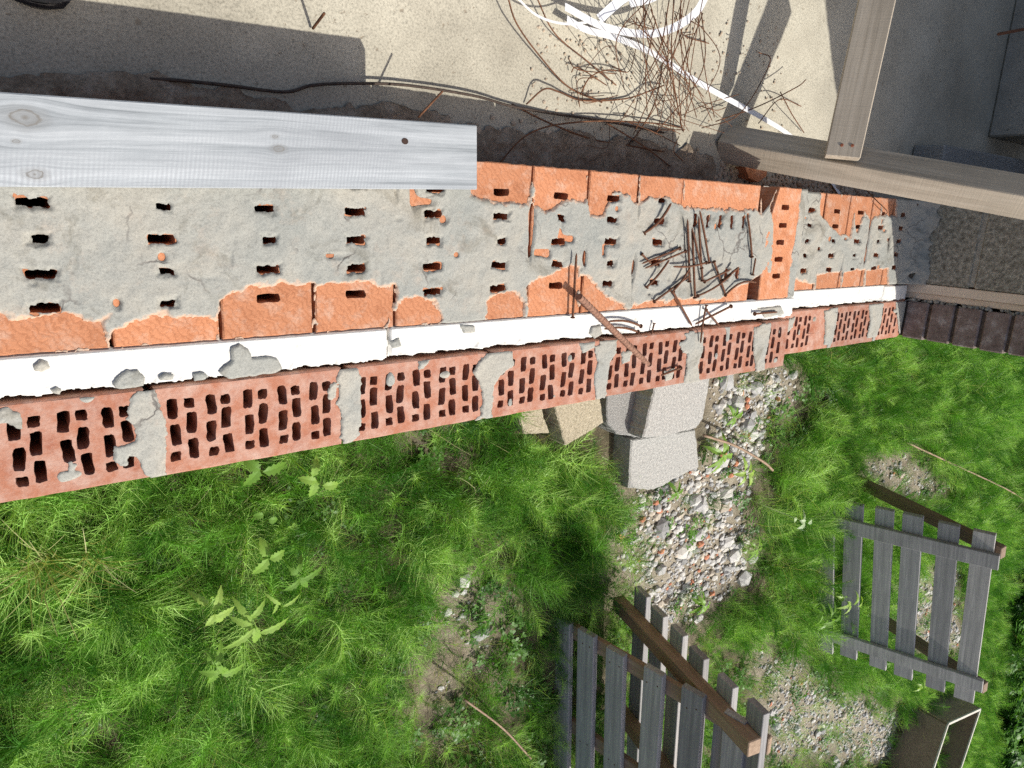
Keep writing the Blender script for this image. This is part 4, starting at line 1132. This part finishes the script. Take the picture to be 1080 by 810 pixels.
def grass_tuft(seed, n, H, spread, wd, mt):
    r = np.random.default_rng(seed); V = []; F = []
    for i in range(n):
        a = r.uniform(0,6.28); L = H*r.uniform(.5,1.1); o = r.normal(0, spread*.3, 2); e = r.uniform(.15,.9)
        pts = []
        for q in (0,.3,.6,.85,1.): pts.append((o[0]+math.cos(a)*L*e*q**1.6, o[1]+math.sin(a)*L*e*q**1.6, L*q*(1-.35*e*q)))
        ribbon(V, F, pts, wd, up=(math.sin(a),-math.cos(a),0) if r.random() < .3 else None)
    return new('grass_tuft', V, np.array(F), mt)
def clover(seed, mt, n=26, s=.014, H=.07):
    r = np.random.default_rng(seed); V = []; F = []
    for i in range(n):
        a = r.uniform(0,6.28); R1 = r.uniform(.0,.07); c = np.array([math.cos(a)*R1, math.sin(a)*R1, r.uniform(.3,1)*H])
        ribbon(V, F, [(c[0]*.4, c[1]*.4, 0), tuple(c)], .0007)
        for k in range(3):
            b = a+k*2.1; L = s*r.uniform(.7,1.3); d = np.array([math.cos(b), math.sin(b), r.uniform(-.1,.5)])
            ribbon(V, F, [c, c+d*L*.35, c+d*L*.75, c+d*L*1.05], L*.38, up=(0,0,1), taper=False)
    return new('clover_plant', V, np.array(F), mt)
lib = bpy.data.collections.new('plant_library')
lib2 = bpy.data.collections.new('low_plant_library')
lib3 = bpy.data.collections.new('shrub_library')
def shelve(o, c): COL.objects.unlink(o); c.objects.link(o)
for i in range(7): shelve(horsetail(500+i, [.20,.24,.28,.22,.30,.26,.18][i], [.2,.5,.8,1.0,.35,.65,.9][i]), lib)
def pale_strands(seed):
    return grass_tuft(seed, 5, .34, .12, .0011, M['dry'])
shelve(pale_strands(590), lib)
for i in range(4): shelve(grass_tuft(540+i, 26, .14, .08, .0011, M['horsetail']), lib2)
shelve(grass_tuft(571, 16, .10, .08, .0010, M['dry']), lib2)
for i in range(2): shelve(clover(550+i, M['shrub'], 20), lib2)
for i in range(3): shelve(clover(560+i, M['shrub'], 44, .030, .22), lib3)

def scatter(name, pts, scale, tilt, lib_, label, cat):
    me = bpy.data.meshes.new(name); me.vertices.add(len(pts)); me.vertices.foreach_set('co', np.asarray(pts, np.float32).ravel())
    a = me.attributes.new('scl', 'FLOAT', 'POINT'); a.data.foreach_set('value', np.asarray(scale, np.float32))
    a = me.attributes.new('rot', 'FLOAT_VECTOR', 'POINT'); a.data.foreach_set('vector', np.asarray(tilt, np.float32).ravel())
    o = bpy.data.objects.new(name, me); COL.objects.link(o); tag(o, label, cat, kind='stuff')
    g = bpy.data.node_groups.new(name, 'GeometryNodeTree')
    g.interface.new_socket('Geometry', in_out='INPUT', socket_type='NodeSocketGeometry'); g.interface.new_socket('Geometry', in_out='OUTPUT', socket_type='NodeSocketGeometry')
    gi = g.nodes.new('NodeGroupInput'); go = g.nodes.new('NodeGroupOutput'); ip = g.nodes.new('GeometryNodeInstanceOnPoints')
    ci = g.nodes.new('GeometryNodeCollectionInfo'); ci.inputs['Collection'].default_value = lib_; ci.inputs['Separate Children'].default_value = True; ci.inputs['Reset Children'].default_value = True
    n1 = g.nodes.new('GeometryNodeInputNamedAttribute'); n1.data_type = 'FLOAT'; n1.inputs['Name'].default_value = 'scl'
    n2 = g.nodes.new('GeometryNodeInputNamedAttribute'); n2.data_type = 'FLOAT_VECTOR'; n2.inputs['Name'].default_value = 'rot'
    er = g.nodes.new('FunctionNodeEulerToRotation')
    g.links.new(n2.outputs[0], er.inputs[0]); g.links.new(er.outputs[0], ip.inputs['Rotation']); g.links.new(n1.outputs[0], ip.inputs['Scale'])
    g.links.new(gi.outputs[0], ip.inputs['Points']); g.links.new(ci.outputs[0], ip.inputs['Instance']); ip.inputs['Pick Instance'].default_value = True
    g.links.new(ip.outputs[0], go.inputs[0])
    md = o.modifiers.new('scatter', 'NODES'); md.node_group = g; return o
def inview(P, m=.15):
    x, y, d = projv(P); return (d > .2) & (x > -1080*m) & (x < 1080*(1+m)) & (y > -810*.0) & (y < 810*(1+m))
def gen(n, x0, x1, y0, y1, dens_near):
    P = rng.uniform([x0,y0],[x1,y1],(n,2)); Z = gheight(P[:,0], P[:,1]); P3 = np.column_stack([P, Z-.01])
    k = inview(P3+np.array([0,0,.12])); return P3[k]
# keep pallets and blocks readable
clear = [PX([(905,470),(1030,500),(1060,600),(1050,760),(960,760),(925,650)], GZ)]
def veg_keep(P, th, soft=.22):
    g = gfield(P[:,0], P[:,1]); pr = np.clip(-(g-th)/soft, 0, 1)
    n_ = vn(P[:,0]*2.2, P[:,1]*2.2, 61)
    blk = poly_sd(P[:,0], P[:,1], PX([(536,395),(760,388),(750,470),(748,500),(690,528),(652,528),(648,478),(600,482),(540,468)], -.90))
    pr = np.where(blk > 0, 0., pr)
    return pr*np.clip(.55+1.1*n_, 0, 1)
P = gen(52000, -1.2, 10.5, -7.5, -.20, 0)
pr = veg_keep(P, -.02); dd = np.hypot(P[:,0], P[:,1])
k = rng.random(len(P)) < pr*np.where(dd < 3, 1., .8); P = P[k]
print('horsetails', len(P))
sc = .86*rng.uniform(.6, 1.2, len(P))*np.clip(.75+.6*vn(P[:,0]*1.3, P[:,1]*1.3, 66), .6, 1.3)
sw = fbm(P[:,0]*.9, P[:,1]*.9, 67)
tl = np.column_stack([rng.normal(.10,.30,len(P))+.3*sw, rng.normal(-.1,.30,len(P)), rng.uniform(0,6.28,len(P))])
wallk = (P[:,1] > -.32) & (P[:,0] < XJ+3)
sc[wallk] *= .6
cl = poly_sd(P[:,0], P[:,1], PX([(575,640),(700,640),(840,720),(850,860),(560,860),(545,720)], -.9)) > 0
sc[cl] *= .55
scatter('horsetail_ground_cover', P, sc, tl, lib, 'dense bright green feathery horsetail covering the ground below the wall', 'ground cover')
P = gen(26000, -1.2, 10.5, -7.5, -.16, 0)
g = gfield(P[:,0], P[:,1]); k = rng.random(len(P)) < np.clip(.9-(g+.1)*3.2, .15, .9)*(.6+.8*vn(P[:,0]*2.5, P[:,1]*2.5, 77))*(poly_sd(P[:,0], P[:,1], PX([(536,395),(758,388),(750,470),(745,498),(690,524),(658,524),(650,474),(600,476),(540,464)], -.90)) < 0); P = P[k]
scatter('low_grass', P, rng.uniform(.5,1.1,len(P)), np.column_stack([rng.normal(0,.2,len(P)), rng.normal(0,.2,len(P)), rng.uniform(0,6.28,len(P))]), lib2, 'short grass and clover thinning out over the gravel patches', 'grass')
# dark leafy growth along the right edge
q = rng.uniform([1030,430],[1110,820],(1500,2)); P = np.array([at(x, y, GZ) for x, y in q]); kk = (q[:,0] > 1075-(q[:,1]-430)*.11); P = P[kk]
P[:,2] = gheight(P[:,0], P[:,1])
scatter('leafy_undergrowth', P, rng.uniform(.8,1.5,len(P)), np.column_stack([rng.normal(0,.2,len(P)), rng.normal(0,.2,len(P)), rng.uniform(0,6.28,len(P))]), lib3, 'dark broad-leaved undergrowth along the right edge beyond the pallets', 'undergrowth')

# individual weeds
def weed(px, z, n, L, wd, mt, label, seed, spread=1., jag=.35, cat='weed', name='leafy_weed', H=.14):
    L *= .74; wd *= .74; z = z-.03
    r = np.random.default_rng(seed); base = np.array(at(px[0], px[1], z)); gz_ = float(gheight(base[0], base[1])); root = np.array([base[0], base[1], gz_])
    V = []; F = []; top = np.array([0,0,z-gz_])
    ribbon(V, F, [(0,0,0), tuple(top*.5), tuple(top)], .003, up=(1,0,0), taper=False)
    nst = 1
    for i in range(n):
        a = 2*math.pi*i/n*spread+r.uniform(-.35,.35); l = L*r.uniform(.65,1.1); d = np.array([math.cos(a), math.sin(a), 0]); el = r.uniform(.0,.5)
        s_ = np.array([-d[1], d[0], 0]); K = 11; c0_ = top*(r.uniform(.75,1) if i else 1); b0 = len(V)
        V.append(c0_.copy())
        rows = []
        for k in range(1, K):
            q = k/(K-1); w_ = wd*math.sin(math.pi*min(1, q**.8*.98))**.8*(1-(jag if k % 2 else 0)); w_ = max(w_, .0005)
            c = c0_+d*l*q*math.cos(el)+np.array([0,0,1.])*(l*q*math.sin(el)-l*.55*q*q)
            V.append(c-s_*w_+np.array([0,0,w_*.25])); V.append(c); V.append(c+s_*w_+np.array([0,0,w_*.25])); rows.append(len(V)-3)
        F.append((b0, rows[0], rows[0]+1)); F.append((b0, rows[0]+1, rows[0]+2))
        for a_i, b_i in zip(rows[:-1], rows[1:]):
            F.append((a_i, b_i, b_i+1, a_i+1)); F.append((a_i+1, b_i+1, b_i+2, a_i+2))
    o = new(name, V, F, mt); o.location = root; tag(o, label, cat); return o
WM = M['weed']
weed((277,498), -.62, 3, .085, .022, WM, 'broad-leaved weed reaching up to the brick edge, leftmost along the wall', 1)
weed((340,512), -.66, 4, .09, .02, WM, 'leafy weed just below the brick edge, right of the one nearest the wall', 2)
weed((283,548), -.70, 2, .05, .016, WM, 'tiny two-leaved weed between the wall and the larger leafy weeds', 3)
weed((284,590), -.68, 3, .075, .022, WM, 'pale green weed with three broad leaves above the jagged-leaved ones', 4)
weed((318,612), -.72, 5, .10, .014, WM, 'narrow-leaved weed to the right of the three-leaved one', 5)
weed((228,650), -.70, 5, .085, .016, WM, 'weed with curved jagged leaves, left of the tall bladed one', 6, jag=.32)
weed((272,668), -.68, 7, .12, .015, WM, 'largest jagged-leaved weed in the middle of the horsetail', 7, jag=.32)
weed((233,712), -.70, 6, .085, .016, WM, 'star-shaped jagged weed lowest in the horsetail at left', 8, jag=.35)
weed((298,640), -.70, 3, .10, .008, WM, 'slender weed with blade-like leaves beside the largest jagged one', 9)
weed((852,552), -.62, 5, .085, .020, M['pale_weed'], 'whitish leafed weed left of the upright grey pallet', 10)
weed((765,480), -.85, 7, .14, .022, WM, 'green leafy weed growing in the gravel beside the pale blocks', 11)
weed((790,500), -.85, 6, .13, .020, WM, 'green leafy weed in the gravel, right of the one beside the blocks', 12)
weed((775,440), -.9, 5, .11, .020, WM, 'green leafy weed in the gravel, nearest the brick edge', 13)
weed((880,655), -.65, 8, .16, .020, WM, 'bushy light green weed growing over the lower rail of the grey pallet', 14)
weed((905,640), -.62, 8, .14, .020, WM, 'bushy light green weed leaning on the slats of the grey pallet', 15)
weed((800,580), -.85, 6, .12, .018, WM, 'low green weed at the right rim of the gravel heap', 16)
weed((715,440+80), -.90, 6, .10, .016, WM, 'low green weed just below the pale blocks', 17)
weed((940,700), -.75, 7, .12, .02, WM, 'green weed under the lower end of the grey pallet', 18)
weed((975,725), -.72, 7, .12, .02, WM, 'yellow green weed between the grey pallet and the crate', 19)
weed((745,640), -.85, 7, .10, .02, WM, 'small weed at the lower tip of the gravel, above the brown pallet', 20)
for i, (px, lb) in enumerate((((45,605),'pale dry grass tuft in the horsetail at the left edge'), ((100,598),'smaller yellowish grass tuft right of the pale dry one'))):
    t_ = grass_tuft(600+i, 60 if i == 0 else 26, .20 if i == 0 else .15, .05, .0018, M['dry']); p = at(px[0], px[1], -.80); t_.location = (p[0], p[1], -.88); t_.name = 'dry_grass_tuft'; tag(t_, lb, 'grass tuft')
# sticks
def stick(px, r, label, mt): 
    mb = MB(); pts = cr([at(*q) for q in px], 8); mb.sweep(pts, circ(r, 6)); o = mb.build('stick', mt, smooth=True); setorg(o, pts[0]); tag(o, label, 'stick'); return o
stick([(953,465,-.9),(1000,487,-.86),(1060,515,-.84),(1085,530,-.84)], .006, 'long thin dark stick lying on the grass at the right', M['pallet_beam'])
stick([(742,459,-.86),(775,470,-.84),(805,487,-.82),(815,496,-.82)], .006, 'dark stick slanting over the gravel right of the pale blocks', M['pallet_beam'])
stick([(490,738,-.85),(530,768,-.83),(560,800,-.83)], .004, 'thin dark twig in the sparse grass at the bottom centre', M['pallet_beam'])
